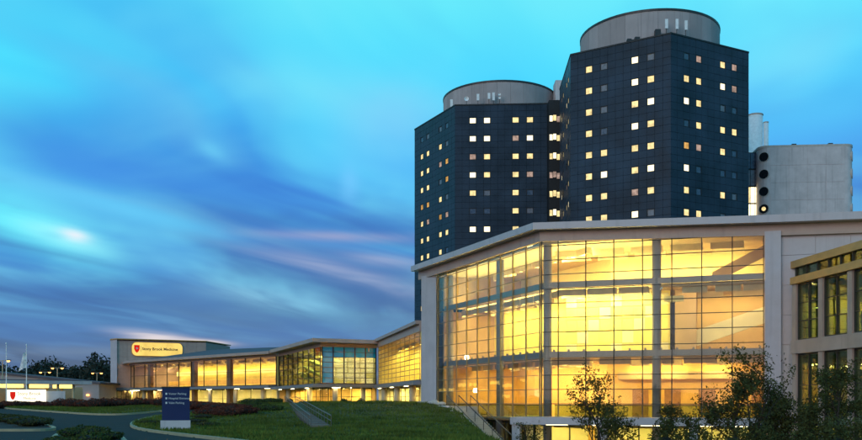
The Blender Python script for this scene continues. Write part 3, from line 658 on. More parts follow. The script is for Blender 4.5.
# ------------------------------------------------------------------ towers
ROWH = 4.0/3; NC = 13; TOP = 67.0
def tower(name, label, V, rz0, s, pats, faces_win, base_z=13.0):
    """hexagon: V is the near corner, rz0 the direction of the edge leaving it to the right, further corners counter-clockwise"""
    vs_ = [Vector(V)]; a = rz0
    for i in range(5): vs_.append(vs_[-1]+s*Vector((math.cos(a), math.sin(a)))); a += R(60)
    cen = sum(vs_, Vector((0, 0)))/6
    t = thing(name, label, 'tower', (cen.x, cen.y, 0))
    ins = [cen+(v-cen)*0.988 for v in vs_]
    MB().prism(ins, 0, TOP-0.3).build('tower_shaft', 'tower_core', t)
    MB().prism([cen+(v-cen)*1.004 for v in vs_], TOP-0.28, TOP).build('parapet', 'tower_core', t)
    nrow = int((TOP-base_z)/ROWH)
    lib = {}
    for fi in faces_win:
        A, B = vs_[(fi) % 6], vs_[(fi+1) % 6]
        fc = Face(A, B); cwid = fc.L/NC; mb = MB(); wins = []
        # outward normal must leave the centre
        if fc.n.dot(A-cen) < 0: fc = Face(B, A)
        for r in range(nrow):
            z1 = TOP-0.3-r*ROWH; z0 = z1-ROWH
            for c in range(NC):
                if r % 3 == 2 and c in (2, 4, 8, 10): wins.append((r//3, (2, 4, 8, 10).index(c), (c+0.5)*cwid, (z0+z1)/2)); continue
                j = random.uniform(-0.012, 0.012)
                fc.box(mb, c*cwid+0.022, (c+1)*cwid-0.022, z0+0.022, z1-0.022, -0.2, 0.0+j)
        kind(mb.build('cladding', 'cladding', t), 'stuff')
        pat = pats.get(fi, [])
        for (r, c, u, z) in wins:
            key = 'wf'
            if key not in lib:
                w, h = cwid-0.02, ROWH-0.02; m2 = MB()
                for cx, cz, sx, sz in ((0, h/2-0.05, w, 0.10), (0, -h/2+0.05, w, 0.10), (w/2-0.07, 0, 0.14, h-0.201), (-w/2+0.07, 0, 0.14, h-0.201)): m2.box((cx, 0, cz), (sx, 0.2, sz))
                lib[key] = m2.mesh('window', 'tower_core'); lib['pw'] = (w-0.28, h-0.20)
            fr = bpy.data.objects.new('window', lib['wf']); link(fr, t, Matrix.Translation(fc.p(u, z, -0.11)) @ Matrix.Rotation(fc.rz, 4, 'Z'))
            code = pat[r][c] if r < len(pat) else random.choice('wwwdwbp ')
            m = {'b': 'win_bright', 'w': 'win_warm', 'o': 'win_orange', 'p': 'win_pink', 'd': 'shade_dim', 'l': 'shade_blue', ' ': 'dark_glass'}[code]
            pw = lib['pw']; bar('pane', (pw[0], 0.03, pw[1]), m, fr, fc.p(u, z, -0.13), fc.rz)
    # concrete drum on the roof, in separate cast panels
    rd = 13.45; n = 28; z0, z1 = TOP-0.02, 73.3
    MB().prism([cen+(rd-0.5)*Vector((math.cos(2*math.pi*k/56), math.sin(2*math.pi*k/56))) for k in range(56)], z0, z1+0.12).build('drum_core', 'tower_core', t)
    drum = MB().ribbon(*(lambda P1, P2: (P1, P2, [z1+0.42]*57, [z1]*57))([cen+(rd+0.1)*Vector((math.cos(2*math.pi*k/56), math.sin(2*math.pi*k/56))) for k in range(57)], [cen+(rd-0.6)*Vector((math.cos(2*math.pi*k/56), math.sin(2*math.pi*k/56))) for k in range(57)])).build('roof_drum', 'dark_metal', t)
    m3 = MB(); half = math.pi/n-0.0012
    o_ = [(rd*math.cos(a_), rd*math.sin(a_)) for a_ in lin(-half, half, 4)]; i_ = [((rd-0.45)*math.cos(a_), (rd-0.45)*math.sin(a_)) for a_ in lin(-half, half, 4)]
    pm = m3.ribbon(o_, i_, [z1-z0-0.01]*5, [0]*5).mesh('drum_panel', 'concrete_drum')
    for k in range(n):
        o = bpy.data.objects.new('drum_panel', pm); link(o, drum, Matrix.Translation((cen.x, cen.y, z0)) @ Matrix.Rotation(2*math.pi*k/n, 4, 'Z'))
    return t, vs_, cen, rd
patRL = ['wdbd', 'wdbw', 'wdwb', 'wlbw', 'wwww', 'wbwb', 'wwpw', 'wwbd', 'dwww', 'wwdl']
patRR = ['lpwp', 'wwbp', 'bwdl', 'lwww', 'opwl', 'blll', 'wlwd', 'wwdl', 'dwlw', 'wdww']
patLF = ['bbww', 'bbpb', 'pwww', 'bwwp', 'wdwl', 'llwd', 'bbwd', 'dwbb', 'wdww', 'wwwd']
patLL = ['lddl', 'wwwd', 'wwpo', 'wwdo', 'oowd', 'wpop', 'wwww', 'wwwl', 'wbwp', 'llll', 'wwdo', 'dlww']
VR = P(671, 161.5)
twR, vR, cR, rd = tower('hospital_tower', 'taller dark blue hexagonal tower with three white masts before its roof drum', VR, R(28), 19.2, {5: patRL, 0: patRR}, (0, 5, 4))
VL = P(455, 201.0)
twL, vL, cL, rd = tower('hospital_tower', 'lower dark hexagonal tower with short white antennas and a dish before its drum', VL, R(-3), 20.4, {0: patLF, 5: patLL}, (0, 5, 4))
def antenna(t, px, d, y0, y1, w=0.28):
    z0, z1 = Z(y1, d), Z(y0, d); p = P(px, d)
    m = MB().box((p.x, p.y, (z0+z1)/2), (w, 0.25, z1-z0)).build('antenna', 'white_metal', t)
    MB().tube([(p.x, p.y+0.2, TOP-0.1), (p.x, p.y+0.2, z1-0.2)], 0.06, 6).build('antenna_pole', 'dark_metal', m)
for px, y0, y1 in ((666.5, 19, 28.5), (677, 19, 29), (686, 20.5, 30)): antenna(twR, px, 165.6, y0, y1, 0.5)
for px, y0, y1 in ((451.5, 99.5, 107), (478, 94, 100.5), (489, 93, 99), (493.5, 92.5, 100.5)): antenna(twL, px, 203.3, y0, y1, 0.55)
def dish(t, px, py, d, r):
    c = Vector((*P(px, d), Z(py, d))); vs_ = [(c.x, c.y+0.25, c.z)]; n = 14
    for k in range(n): vs_.append((c.x+r*math.cos(2*math.pi*k/n), c.y, c.z+r*math.sin(2*math.pi*k/n)))
    vs_.append((c.x, c.y+0.45, c.z))
    fs = [(0, 1+k, 1+(k+1) % n) for k in range(n)]+[(n+1, 1+(k+1) % n, 1+k) for k in range(n)]
    o = MB().add(vs_, fs).build('satellite_dish', 'white_metal', t); MB().tube([(c.x, c.y+0.4, TOP-0.1), (c.x, c.y+0.4, c.z)], 0.07, 6).build('dish_pole', 'dark_metal', o)
dish(twL, 466.5, 98.6, 203.2, 0.52); dish(twL, 499.5, 94, 203, 0.32); dish(twL, 499.5, 97.5, 203, 0.30)
for px, w, h in ((514, 0.8, 0.6),): bar('roof_unit', (w, 0.8, h), 'dark_metal', twL, (*P(px, 202.5), TOP+h/2))
for px, d, w, h in ((633, 168, 1.9, 1.1), (629, 168.6, 0.8, 1.5), (637, 168, 0.9, 1.6), (657.5, 166.5, 1.0, 2.4), (646, 167, 0.5, 0.6), (650, 167, 0.4, 0.6)): bar('roof_unit', (w, 1.0, h), 'dark_metal', twR, (*P(px, d), TOP+h/2))
# lift and stair core between the towers
core = thing('stair_core', 'narrow dark stair core with triple lit windows squeezed between the two towers', 'building', (*P(556, 208), 0))
cA, cB = P(549.0, 196.5), P(566, 196.5); fcc = Face(cA, cB)
mb = MB(); fcc.box(mb, 0, fcc.L, 0, 66.5, -10, 0); mb.build('wall', 'tower_core', core)
for r in range(9):
    z = Z(118.5, 196.5)-r*4.08
    for i, (m, dz_) in enumerate((('win_bright' if r in (0, 1) else 'win_warm', 0), ('win_bright' if r in (1, 2, 5) else 'win_warm', 0.15), ('win_pink' if r in (0, 3) else 'win_warm', -0.15))):
        if r == 3: m = 'win_pink'
        u = 0.45+0.78*i
        mb = MB(); fcc.box(mb, u-0.38, u+0.38, z-0.75+dz_, z+0.75+dz_, 0.002, 0.06); w = mb.build('window', 'tower_core', core)
        mb = MB(); fcc.box(mb, u-0.32, u+0.32, z-0.62+dz_, z+0.62+dz_, 0.062, 0.08); mb.build('pane', m, w)
p0, p1 = P(555.5, 208), P(563, 208)
MB().prism([p0, p1, p1+Vector((0, 4)), p0+Vector((0, 4))], 66.5, Z(80, 208)).build('lift_shaft', 'concrete', core)

# ------------------------------------------------------------------ concrete block with round windows, and roof tanks behind
qd = 190.0
cbk = thing('concrete_block', 'pale concrete tower block with a column of round windows at each rounded edge', 'building', (*P(808, qd+10), 0))
qa, qb = P(759.5, qd), P(855.5, qd-1.5); fq = Face(qa, qb); HB = Z(145.5, qd)
def rounded_plan(fc, u0, u1, dep, r):
    pts = []
    for cu, co, a0 in ((u0+r, -r, 180), (u1-r, -r, 270)):
        for k in range(7): a = R(a0+15*k); pts.append((cu+r*math.cos(a), co-r*math.sin(a)))
    return [fc.p(u, 0, o).xy for u, o in pts]+[fc.p(u1, 0, -dep).xy, fc.p(u0, 0, -dep).xy]
MB().prism(rounded_plan(fq, 0.05, fq.L-0.05, 18, 2.0), 0, HB-0.5).build('wall', 'concrete', cbk)
MB().prism(rounded_plan(fq, -0.05, fq.L+0.05, 18, 2.0), HB-0.49, HB).build('parapet', 'concrete_light', cbk)
RQ = 3.62
for r in range(12):
    z = HB-0.62-RQ*(r+0.5)
    for c in range(4):
        wv = (fq.L-4.4)/4
        bar('panel', (wv-0.05, 0.12, RQ-0.06), 'concrete', cbk, fq.p(2.2+wv*(c+0.5), z, 0.0), fq.rz)
    for side in (0, 1):
        a = R(225+12) if side == 0 else R(315+22)
        cu = 2.05 if side == 0 else fq.L-2.05
        ctr = fq.p(cu+2.0*math.cos(a), z+0.1, -2.0-2.0*math.sin(a)); nrm = (fq.u*math.cos(a)+fq.n*(-math.sin(a))).normalized()
        tx = Vector((-nrm.y, nrm.x)); n = 18; rr = 0.98
        ring = lambda rad, o: [Vector((ctr.x+tx.x*rad*math.cos(2*math.pi*k/n)+nrm.x*o, ctr.y+tx.y*rad*math.cos(2*math.pi*k/n)+nrm.y*o, ctr.z+rad*math.sin(2*math.pi*k/n))) for k in range(n)]
        vs_ = ring(rr+0.10, -0.4)+ring(rr+0.10, 0.07)+ring(rr-0.02, 0.07)+ring(rr-0.02, -0.4)
        w = MB().add(vs_, [(a_*n+k, a_*n+(k+1) % n, b_*n+(k+1) % n, b_*n+k) for a_, b_ in ((0, 1), (1, 2), (2, 3), (3, 0)) for k in range(n)]).build('round_window', 'concrete_light', cbk)
        MB().add(ring(rr, 0.0)+ring(rr, 0.04), [tuple(range(n)), tuple(range(2*n-1, n-1, -1))]+[(k, (k+1) % n, n+(k+1) % n, n+k) for k in range(n)]).build('pane', 'dark_glass', w)
        if side == 0 and r == 3: 
            MB().add([v+Vector((0, 0, 0)) for v in ring(rr*0.45, 0.055)], [tuple(range(n))]).build('lamp_glow', 'win_warm', w)
for u in (7.2, 14.6): bar('roof_unit', (0.9, 0.7, 0.35), 'dark_metal', cbk, fq.p(u, HB+0.175, -0.8), fq.rz)
la, lb = P(746, 192.5), P(760, 192.5); fk_ = Face(la, lb)
lnk = thing('link_bridge', 'thin glazed link with a lit landing between the dark tower and the concrete block', 'building', (*P(753, 194), 0))
mb = MB(); fk_.box(mb, 0, fk_.L, 0, Z(152, 192.5), -4, -0.3); mb.build('wall', 'tower_core', lnk)
for r in range(10):
    z = Z(152, 192.5)-3.62*(r+0.5)
    m = {2: 'win_bright', 3: 'win_bright', 0: 'shade_blue', 1: 'shade_dim'}.get(r, 'shade_blue')
    for i in range(3):
        u = fk_.L*(i+0.5)/3
        if m == 'win_bright' and i == 0 and r == 2: mm = 'win_warm'
        else: mm = m
        bar('pane', (fk_.L/3-0.12, 0.05, 3.3), mm, lnk, fk_.p(u, z, -0.2), fk_.rz)
for px, w, y, d, lab in ((755, 15, 116, 215, 'broad white cylindrical flue rising behind the dark tower'), (766, 5.0, 123, 214, 'slim white flue beside the broader one behind the dark tower')):
    c = P(px, d); r_ = w/2*d/F; t = thing('flue_stack', lab, 'flue', (c.x, c.y, 0), 'white flues behind the dark tower')
    MB().tube([(c.x, c.y, 0), (c.x, c.y, Z(y, d))], r_, 20).build('stack', 'white_metal', t, True)
    MB().tube([(c.x, c.y, Z(y, d)-0.01), (c.x, c.y, Z(y, d)+0.25)], r_*1.06, 20).build('rim', 'concrete_light', t, True)

# ------------------------------------------------------------------ annex at the right
aA, aB = P(786.5, 65.2), P(870, 55.0)
dirv = (aB-aA).normalized(); aB = aA+dirv*17
fa = Face(aA, aB); anx = thing('glazed_annex', 'two-storey annex with gold-brown fascias and dark green glass beside the pavilion', 'building', (*((aA+aB)/2), COURT))
za = Z(264, 65.2)
mb = MB(); fa.box(mb, 0, fa.L, za-0.50, za, -6, 0.25); mb.build('roof_fascia', 'bronze', anx)
curtain(anx, fa, lin(0.1, fa.L, 12), [za-1.95, za-1.2, za-0.52], 'glass_green', 'mullion', 0.07, 0.14)
# the lower, projecting bay
ab0 = P(797, 62.4); fbay = Face(ab0, ab0+dirv*15); zb = Z(277.5, 62.4)
mb = MB(); fbay.box(mb, -0.3, fbay.L, zb-0.48, zb, -3.0, 0.35); mb.build('bay_fascia', 'bronze', anx)
zm = Z(346, 62.4)
mb = MB(); fbay.box(mb, -0.3, fbay.L, zm-0.55, zm+0.35, -3.0, 0.30); mb.build('bay_spandrel', 'panel_pink', anx)
us_a = [0.0, 3.4, 6.8, 10.2, 13.6]
for u in us_a:
    mb = MB(); fbay.box(mb, u-0.26, u+0.26, COURT, zb-0.49, -0.5, 0.22); mb.build('bay_post', 'panel_pink', anx)
for i in range(4):
    curtain(anx, fbay, lin(us_a[i]+0.3, us_a[i+1]-0.3, 2), lin(zm+0.45, zb-0.6, 3), 'glass_green', 'mullion', 0.07, 0.12)
    curtain(anx, fbay, lin(us_a[i]+0.3, us_a[i+1]-0.3, 2), lin(COURT+0.3, zm-0.65, 4), 'glass_green', 'mullion', 0.07, 0.12)
mb = MB(); fbay.box(mb, -0.25, -0.05, COURT, zb-0.5, -3, -0.45); mb.build('return_wall', 'glass_green', anx)
mb = MB(); fbay.box(mb, 0, fbay.L, COURT, za-0.4, -8.2, -8.0); mb.build('inner_wall', 'tan_wall', anx)
mb = MB(); fbay.box(mb, 0, fbay.L, zm-0.3, zm-0.05, -8, -0.8); mb.build('floor_slab', 'floor_inside', anx)
mb = MB(); fbay.box(mb, -0.5, fbay.L, za-0.6, za-0.45, -8, -0.8); mb.build('roof_slab', 'ceiling_inside', anx)
for u in (2, 5.5, 9): 
    bar('ceiling_light', (0.8, 0.18, 0.05), 'lamp_soft', anx, fbay.p(u, za-0.65, -4), fbay.rz)
    bar('ceiling_light', (0.6, 0.18, 0.05), 'lamp_soft', anx, fbay.p(u, zm-0.36, -4), fbay.rz)
bar('ceiling_light', (1.6, 0.4, 0.05), 'lamp_warm', anx, fbay.p(5.4, zb-1.4, -5), fbay.rz)

# ------------------------------------------------------------------ stair beside the pavilion, walk to the entrance
sfc = Face(fl.p(0, 0, 0.5).xy, fl.p(fl.L, 0, 0.5).xy)
stt = thing('outdoor_stair', 'concrete stair with dark railings going down along the lit glass pavilion', 'stair', sfc.p(8, COURT, 0))
N = 30; s0, s1 = 9.0, 20.0; zt, zb2 = 1.15, COURT+0.05
for i in range(N):
    z = zt-(zt-zb2)*(i+1)/N
    mb = MB(); sfc.box(mb, s0+(s1-s0)*i/N, s0+(s1-s0)*(i+1)/N, z-0.7, z, 0.0, 2.2); mb.build('step', 'concrete_light', stt)
for o in (-0.05, 2.25, 1.1):
    A_ = sfc.p(s0-0.6, zt+0.95, o); B_ = sfc.p(s1, zb2+0.95, o)
    rl = MB().tube([A_, B_], 0.045, 8).build('handrail', 'steel_rail' if o != 1.1 else 'dark_metal', stt)
    for k in range(8):
        p = A_.lerp(B_, k/7); MB().tube([(p.x, p.y, p.z-1.4), p], 0.03, 6).build('baluster', 'dark_metal', rl)
mb = MB(); v = []
for o in (2.32, 2.62):
    for (u, z) in ((s0-5, zt-1.2), (s1, zb2-1.2), (s1, zb2+0.18), (s0, zt+0.05), (s0-5, zt+0.05)): v.append(sfc.p(u, z, o))
mb.add(v, [(0, 1, 2, 3, 4), (9, 8, 7, 6, 5)]+[(k, (k+1) % 5, 5+(k+1) % 5, 5+k) for k in range(5)]); mb.build('stair_wall', 'concrete', stt)
# landing stones at the head of the stair
ld = [sfc.p(-0.2, 0, 2.6).xy, sfc.p(s0, 0, 2.6).xy, sfc.p(s0, 0, -0.45).xy, sfc.p(-0.2, 0, -0.45).xy]
kind(MB().prism(ld, -1.6, 1.13).build('landing', 'concrete_light'), 'structure')
for i in range(5):
    p = sfc.p(1.0+1.2*i, 0, 2.0-0.1*i); s_ = random.uniform(0.35, 0.6)
    bm = bmesh.new(); bmesh.ops.create_icosphere(bm, subdivisions=2, radius=s_)
    for v_ in bm.verts: v_.co *= 1+0.22*math.sin(5*v_.co.x+i*2)*math.cos(4*v_.co.y+i); v_.co.z *= 0.7
    me = bpy.data.meshes.new('boulder'); bm.to_mesh(me); bm.free(); me.materials.append(MATS['concrete_light'])
    tag(link(bpy.data.objects.new('boulder', me), None, Matrix.Translation((p.x, p.y, 1.30))), 'pale boulder at the head of the outdoor stair by the pavilion', 'boulder', 'boulders at the stair head')
# brick walk and twin-railed steps in the lawn
pa, pb = P(290, 99), P(321, 52); wa = [pa, pb]; wd_ = (pb-pa); wl = wd_.length; fw = Face(pa, pb); pza, pzb = tz(*pa)+0.16, tz(*pb)+0.16
walk = MB(); v = []
for o in (0.55, -0.55): v += [fw.p(0, pza-0.5, o), fw.p(wl, pzb-0.5, o), fw.p(wl, pzb-0.04, o), fw.p(0, pza-0.04, o)]
walk.add(v, [(0, 1, 2, 3), (7, 6, 5, 4), (0, 4, 5, 1), (1, 5, 6, 2), (2, 6, 7, 3), (3, 7, 4, 0)]); walk = kind(walk.build('footpath', 'path_slab'), 'structure')
NS = 26
for i in range(NS):                                       # shallow treads
    u = wl*(i+0.5)/NS; bar('tread', (wl/NS-0.05, 1.04, 0.12), 'concrete_step', walk, fw.p(u, pza+(pzb-pza)*(i+0.5)/NS+random.uniform(-0.006, 0.006), 0), fw.rz)
for o, lab in ((0.58, 'metal handrail along the foot path, on the dark red shrub side'), (-0.58, 'metal handrail along the foot path, on the open lawn side')):
    A_, B_ = fw.p(0, pza+0.80, o), fw.p(wl, pzb+0.62, o)
    t = thing('path_railing', lab, 'railing', (A_.x, A_.y, A_.z-0.8), 'railings along the foot path')
    MB().tube([A_, B_], 0.035, 8).build('handrail', 'steel_rail', t); MB().tube([A_-Vector((0, 0, 0.35)), B_-Vector((0, 0, 0.30))], 0.022, 6).build('lower_rail', 'steel_rail', t)
    for k in range(19):
        p = A_.lerp(B_, k/18); MB().tube([(p.x, p.y, p.z-1.0), p], 0.025, 6).build('post', 'steel_rail', t)

# ------------------------------------------------------------------ direction sign by the road
gsp = ground(175.5, 431.5); dS = gsp.y; fS = Face(P(161.6, dS), P(190.0, dS+0.35)); zg = tz(gsp.x, gsp.y)+0.08
ds = thing('direction_sign', 'dark blue free-standing direction sign on a pale concrete base beside the road', 'sign', (gsp.x, gsp.y, zg))
zt_, zp = Z(388, dS), Z(420.5, dS)
mb = MB(); fS.box(mb, 0.02, fS.L-0.02, zp, zt_, -0.28, 0); mb.build('sign_panel', 'sign_blue', ds)
mb = MB(); fS.box(mb, -0.06, fS.L+0.02, zg-0.3, zp-0.005, -0.36, 0.06); mb.build('sign_base', 'concrete', ds)
mb = MB(); fS.box(mb, 0.0, fS.L, zt_+0.002, zt_+0.07, -0.31, 0.03); mb.build('cap', 'sign_black', ds)
for i, tx_ in enumerate(('Visitor Parking', 'Hospital Entrance', 'Valet Parking')):
    z = Z(394.8+4.55*i, dS)
    text(tx_, 0.155, 'sign_white', ds, onface(fS, 0.36, z, 0.005), extrude=0.004)
    mb = MB(); fS.box(mb, 0.20, 0.29, z, z+0.10, 0.002, 0.012); mb.build('arrow', 'sign_white', ds)

# ------------------------------------------------------------------ lit monument sign, flags, drop-off canopy
dM = 116.0; zgM = tz(*P(30, dM))
fM = Face(P(7, dM), P(45, dM)); mo = thing('monument_sign', 'long low white lit sign with red emblem behind the red hedge', 'sign', (*P(26, dM), zgM))
zm1, zm0 = Z(389.8, dM), Z(401.8, dM)
mb = MB(); fM.box(mb, 0, fM.L, zm0, zm1, -0.3, 0); mb.build('sign_face', 'sign_lit_white', mo)
mb = MB(); fM.box(mb, -0.1, fM.L+0.1, zgM-0.2, zm0-0.004, -0.5, 0.1); mb.build('sign_base', 'concrete', mo)
mb = MB(); c_ = fM.p(0.75, (zm0+zm1)/2, 0.0); sh2 = [(a*0.62, b*0.66) for a, b in sh]
v = [fM.p(0.75+a, (zm0+zm1)/2+b, 0.005) for a, b in sh2]+[fM.p(0.75+a, (zm0+zm1)/2+b, 0.04) for a, b in sh2]
mb.add(v, [tuple(range(7)), tuple(range(13, 6, -1))]+[(i, (i+1) % 7, 7+(i+1) % 7, 7+i) for i in range(7)]); mb.build('emblem', 'sign_red_lit', mo)
text('Stony Brook', 0.58, 'sign_black', mo, onface(fM, 1.35, (zm0+zm1)/2+0.08, 0.006), extrude=0.01)
text('Medicine', 0.44, 'sign_black', mo, onface(fM, 2.1, (zm0+zm1)/2-0.48, 0.006), extrude=0.01)
gw = Face(P(45.5, dM+0.6), P(65, dM+1.2)); mb = MB(); gw.box(mb, 0, gw.L, zgM-0.3, Z(391, dM), -0.5, 0); tag(mb.build('garden_wall', 'concrete'), 'plain grey garden wall running on beside the lit monument sign', 'wall')
def flagpole(px, ytop, d, label, flag):
    p = P(px, d); zg_ = tz(p.x, p.y); zt_ = Z(ytop, d); t = thing('flagpole', label, 'flagpole', (p.x, p.y, zg_), 'flagpoles behind the monument sign')
    MB().tube([(p.x, p.y, zg_), (p.x, p.y, zt_)], [0.075, 0.045], 8).build('pole', 'white_metal', t)
    MB().tube([(p.x, p.y, zt_-0.08), (p.x, p.y, zt_+0.12)], [0.10, 0.09], 8).build('finial', 'white_metal', t)
    if flag:                                              # limp flag hanging in folds
        mb = MB(); nu, nv = 9, 8; v = []
        for j in range(nv+1):
            for i in range(nu+1):
                s_ = i/nu; h = j/nv; wd = 1.9*(0.45+0.55*h)
                v.append((p.x-0.06-s_*wd*0.55-0.0, p.y+0.16*math.sin(7*s_+2*h), zt_-0.8-h*2.2-0.5*s_))
        mb.add(v, [(j*(nu+1)+i, j*(nu+1)+i+1, (j+1)*(nu+1)+i+1, (j+1)*(nu+1)+i) for j in range(nv) for i in range(nu)])
        mb.build('flag', 'flag_cloth', t, True)
flagpole(6.3, 343.5, 119, 'slim white flagpole without a flag at the end of the monument sign', False)
flagpole(26.5, 345, 121, 'slim white flagpole with a limp pale flag above the monument sign', True)
cd = 140.0; fC = Face(P(-130, cd-14), P(92, cd+4)); can = thing('dropoff_canopy', 'long flat drop-off canopy with glowing ceiling bays and slim columns', 'canopy', (*P(40, cd), 0.9))
zc1, zc0 = Z(380.8, cd), Z(384.2, cd)
mb = MB(); fC.box(mb, 0, fC.L, zc0, zc1, -9, 0); mb.build('roof_slab', 'panel', can)
mb = MB(); fC.box(mb, 0.4, fC.L-0.4, zc1+0.003, zc1+0.16, -8.6, -0.4); mb.build('roof_deck', 'roof_metal', can)
for px in (-90, -50, -12, 14, 44, 76):
    u = (P(px, cd)-fC.A).dot(fC.u)
    bar('ceiling_light', (2.6, 3.0, 0.55), 'lamp_bay', can, fC.p(u, zc0-0.28, -4.2), fC.rz)
for px in (-100, -40, 26.5, 62.5, 81.5):
    u = (P(px, cd)-fC.A).dot(fC.u)
    for o in (-1.2, -7.8):
        p = fC.p(u, 0, o); MB().tube([(p.x, p.y, 0.6), (p.x, p.y, zc0)], 0.20, 10).build('column', 'column_cream', can, True)
mb = MB(); fC.box(mb, 0, fC.L+2, 0.7, zc0-0.3, -12.4, -12.0); mb.build('rear_wall', 'tan_wall', can)
# low garage with a pitched lid behind the canopy
gA, gB = P(-160, 168), P(99, 172); fG = Face(gA, gB); gar = thing('low_garage', 'low dark building with a gently sloping roof behind the drop-off canopy', 'building', (*((gA+gB)/2), 0.9))
v = []
for o in (0, -18):
    v += [fG.p(0, 0.5, o), fG.p(fG.L, 0.5, o), fG.p(fG.L, Z(384, 172), o), fG.p(0, Z(358, 168), o)]
MB().add(v, [(0, 1, 2, 3), (7, 6, 5, 4), (0, 4, 5, 1), (1, 5, 6, 2), (2, 6, 7, 3), (3, 7, 4, 0)]).build('wall', 'concrete_drum', gar)
v = []
for o in (0.5, -18.5):
    v += [fG.p(-0.5, Z(358, 168)+0.03, o), fG.p(fG.L+0.4, Z(384, 172)+0.0, o), fG.p(fG.L+0.4, Z(384, 172)+0.35, o), fG.p(-0.5, Z(358, 168)+0.38, o)]
MB().add(v, [(0, 1, 2, 3), (7, 6, 5, 4), (0, 4, 5, 1), (1, 5, 6, 2), (2, 6, 7, 3), (3, 7, 4, 0)]).build('roof', 'roof_metal', gar)
for i in range(3): p = fG.p(fG.L-2-2.6*i, 2.6, 0.2); bar('wall_lamp', (0.5, 0.2, 0.3), 'lamp_street', gar, p, fG.rz)
# street lamps
def lamp(px, py, d, label):
    p = P(px, d); zt_ = Z(py, d); zg_ = tz(p.x, p.y); t = thing('street_lamp', label, 'street lamp', (p.x, p.y, zg_), 'twin-headed street lamps')
    MB().tube([(p.x, p.y, zg_), (p.x, p.y, zt_+0.1)], [0.12, 0.08], 8).build('pole', 'column_cream', t)
    MB().tube([(p.x-0.95, p.y, zt_+0.05), (p.x+0.95, p.y, zt_+0.05)], 0.05, 6).build('arm', 'column_cream', t)
    for s in (-1, 1):
        h = MB().box((p.x+s*0.95, p.y, zt_+0.12), (0.75, 0.5, 0.14)).build('lamp_head', 'dark_metal', t)
        MB().tube([(p.x+s*0.95, p.y, zt_-0.18), (p.x+s*0.95, p.y, zt_+0.045)], [0.16, 0.30], 10).build('lens', 'lamp_street', h)
lamp(2.5, 361, 150, 'twin-headed street lamp beside the bare flagpole')
lamp(45, 372.5, 196, 'smaller twin-headed street lamp past the limp flag, before the dark wood')
lamp(57.3, 368.3, 182, 'tall twin-headed street lamp right of the smaller pair before the dark wood')
lamp(97, 373.3, 200, 'twin-headed street lamp standing close to the grey sign block')

# ------------------------------------------------------------------ vegetation
def leaf_mesh(name, pts, size, mat, up=0.2, core=None):
    """one small folded leaf face per point"""
    pts = np.asarray(pts); n = len(pts); a = rng.normal(size=(n, 3)); a[:, 2] += up; a /= np.linalg.norm(a, axis=1)[:, None]
    b = rng.normal(size=(n, 3)); b -= a*(a*b).sum(1)[:, None]; b /= np.linalg.norm(b, axis=1)[:, None]; c = np.cross(a, b)
    s = size*rng.uniform(0.6, 1.35, (n, 1)); l = b*s; w = c*s*0.42
    v = np.stack([pts-l, pts+w, pts+l, pts-w], 1).reshape(-1, 3); f = np.arange(4*n).reshape(-1, 4)
    me = bpy.data.meshes.new(name); me.vertices.add(4*n); me.vertices.foreach_set('co', v.ravel()); me.loops.add(4*n); me.loops.foreach_set('vertex_index', f.ravel())
    me.polygons.add(n); me.polygons.foreach_set('loop_start', np.arange(n)*4); me.update(calc_edges=True); me.validate()
    me.materials.append(MATS[mat]); return me
def leaves(name, pts, size, mat, parent, up=0.2):
    c = np.asarray(pts).mean(0); me = leaf_mesh(name, np.asarray(pts)-c, size, mat, up)
    return link(bpy.data.objects.new(name, me), parent, Matrix.Translation(Vector(c)))
def tree(label, base, height, spread, nleaf, size, mat='leaf_dark', seed=0, group='young trees in front of the pavilion', clear=0.25):
    rr = random.Random(seed); t = thing('young_tree', label, 'tree', base, group); mb = MB(); tips = []
    b = Vector(base)
    def branch(p, d, ln, r, lv):
        pts = [p]; q = p.copy(); dd = d.copy(); n = 4
        for i in range(n):
            dd = (dd+Vector((rr.gauss(0, .16), rr.gauss(0, .16), rr.gauss(0.06, .10)))).normalized(); q = q+dd*ln/n; pts.append(q.copy())
            if lv >= 1: tips.append((q.copy(), lv))
        mb.tube(pts, [r*(1-0.62*i/n) for i in range(n+1)], 6 if lv else 8, False)
        if lv < 3:
            k = (7, 4, 3)[lv]
            for i in range(k):
                f = (clear+(1-clear)*(i+rr.random())/k) if lv == 0 else rr.uniform(0.3, 1.0)
                j = min(n-1, int(f*n)); s_ = pts[j].lerp(pts[j+1], f*n-j); a = rr.uniform(0, 6.283)
                nd = (dd*0.55+Vector((math.cos(a), math.sin(a), rr.uniform(0.1, 0.5)))*(0.9 if lv == 0 else 0.7)).normalized()
                branch(s_, nd, (spread*rr.uniform(0.65, 1.1)*(1.1-0.45*f) if lv == 0 else ln*rr.uniform(0.42, 0.62)), r*0.5*(1.1-0.4*f), lv+1)
    for k in range(rr.choice((2, 3))):                    # several stems from the root, as in the photograph
        a = rr.uniform(0, 6.28); branch(b+Vector((0.15*math.cos(a), 0.15*math.sin(a), -0.1)), Vector((0.22*math.cos(a), 0.22*math.sin(a), 1)).normalized(), height*rr.uniform(0.80, 0.98), 0.085, 0)
    mb.build('trunk', 'bark', t)
    w = np.array([(0, 0.6, 1.0, 1.5)[lv] for _, lv in tips]); w /= w.sum(); idx = rng.choice(len(tips), nleaf, p=w); tp = np.array([q for q, _ in tips])
    pts = tp[idx]+rng.normal(0, 0.15, (nleaf, 3)); pts = pts[pts[:, 2] > base[2]+height*0.10]
    leaves('crown', pts, size, mat, t)
    return t
tree('small leafy tree between the pavilion corner and its middle column', (*P(607, 54), COURT), Z(389, 54)-COURT, 2.5, 5200, 0.085, seed=3)
tree('taller broad tree with loose top sprays before the right pier of the pavilion', (*P(733, 51), COURT), Z(356, 51)-COURT, 3.1, 8200, 0.085, seed=5)
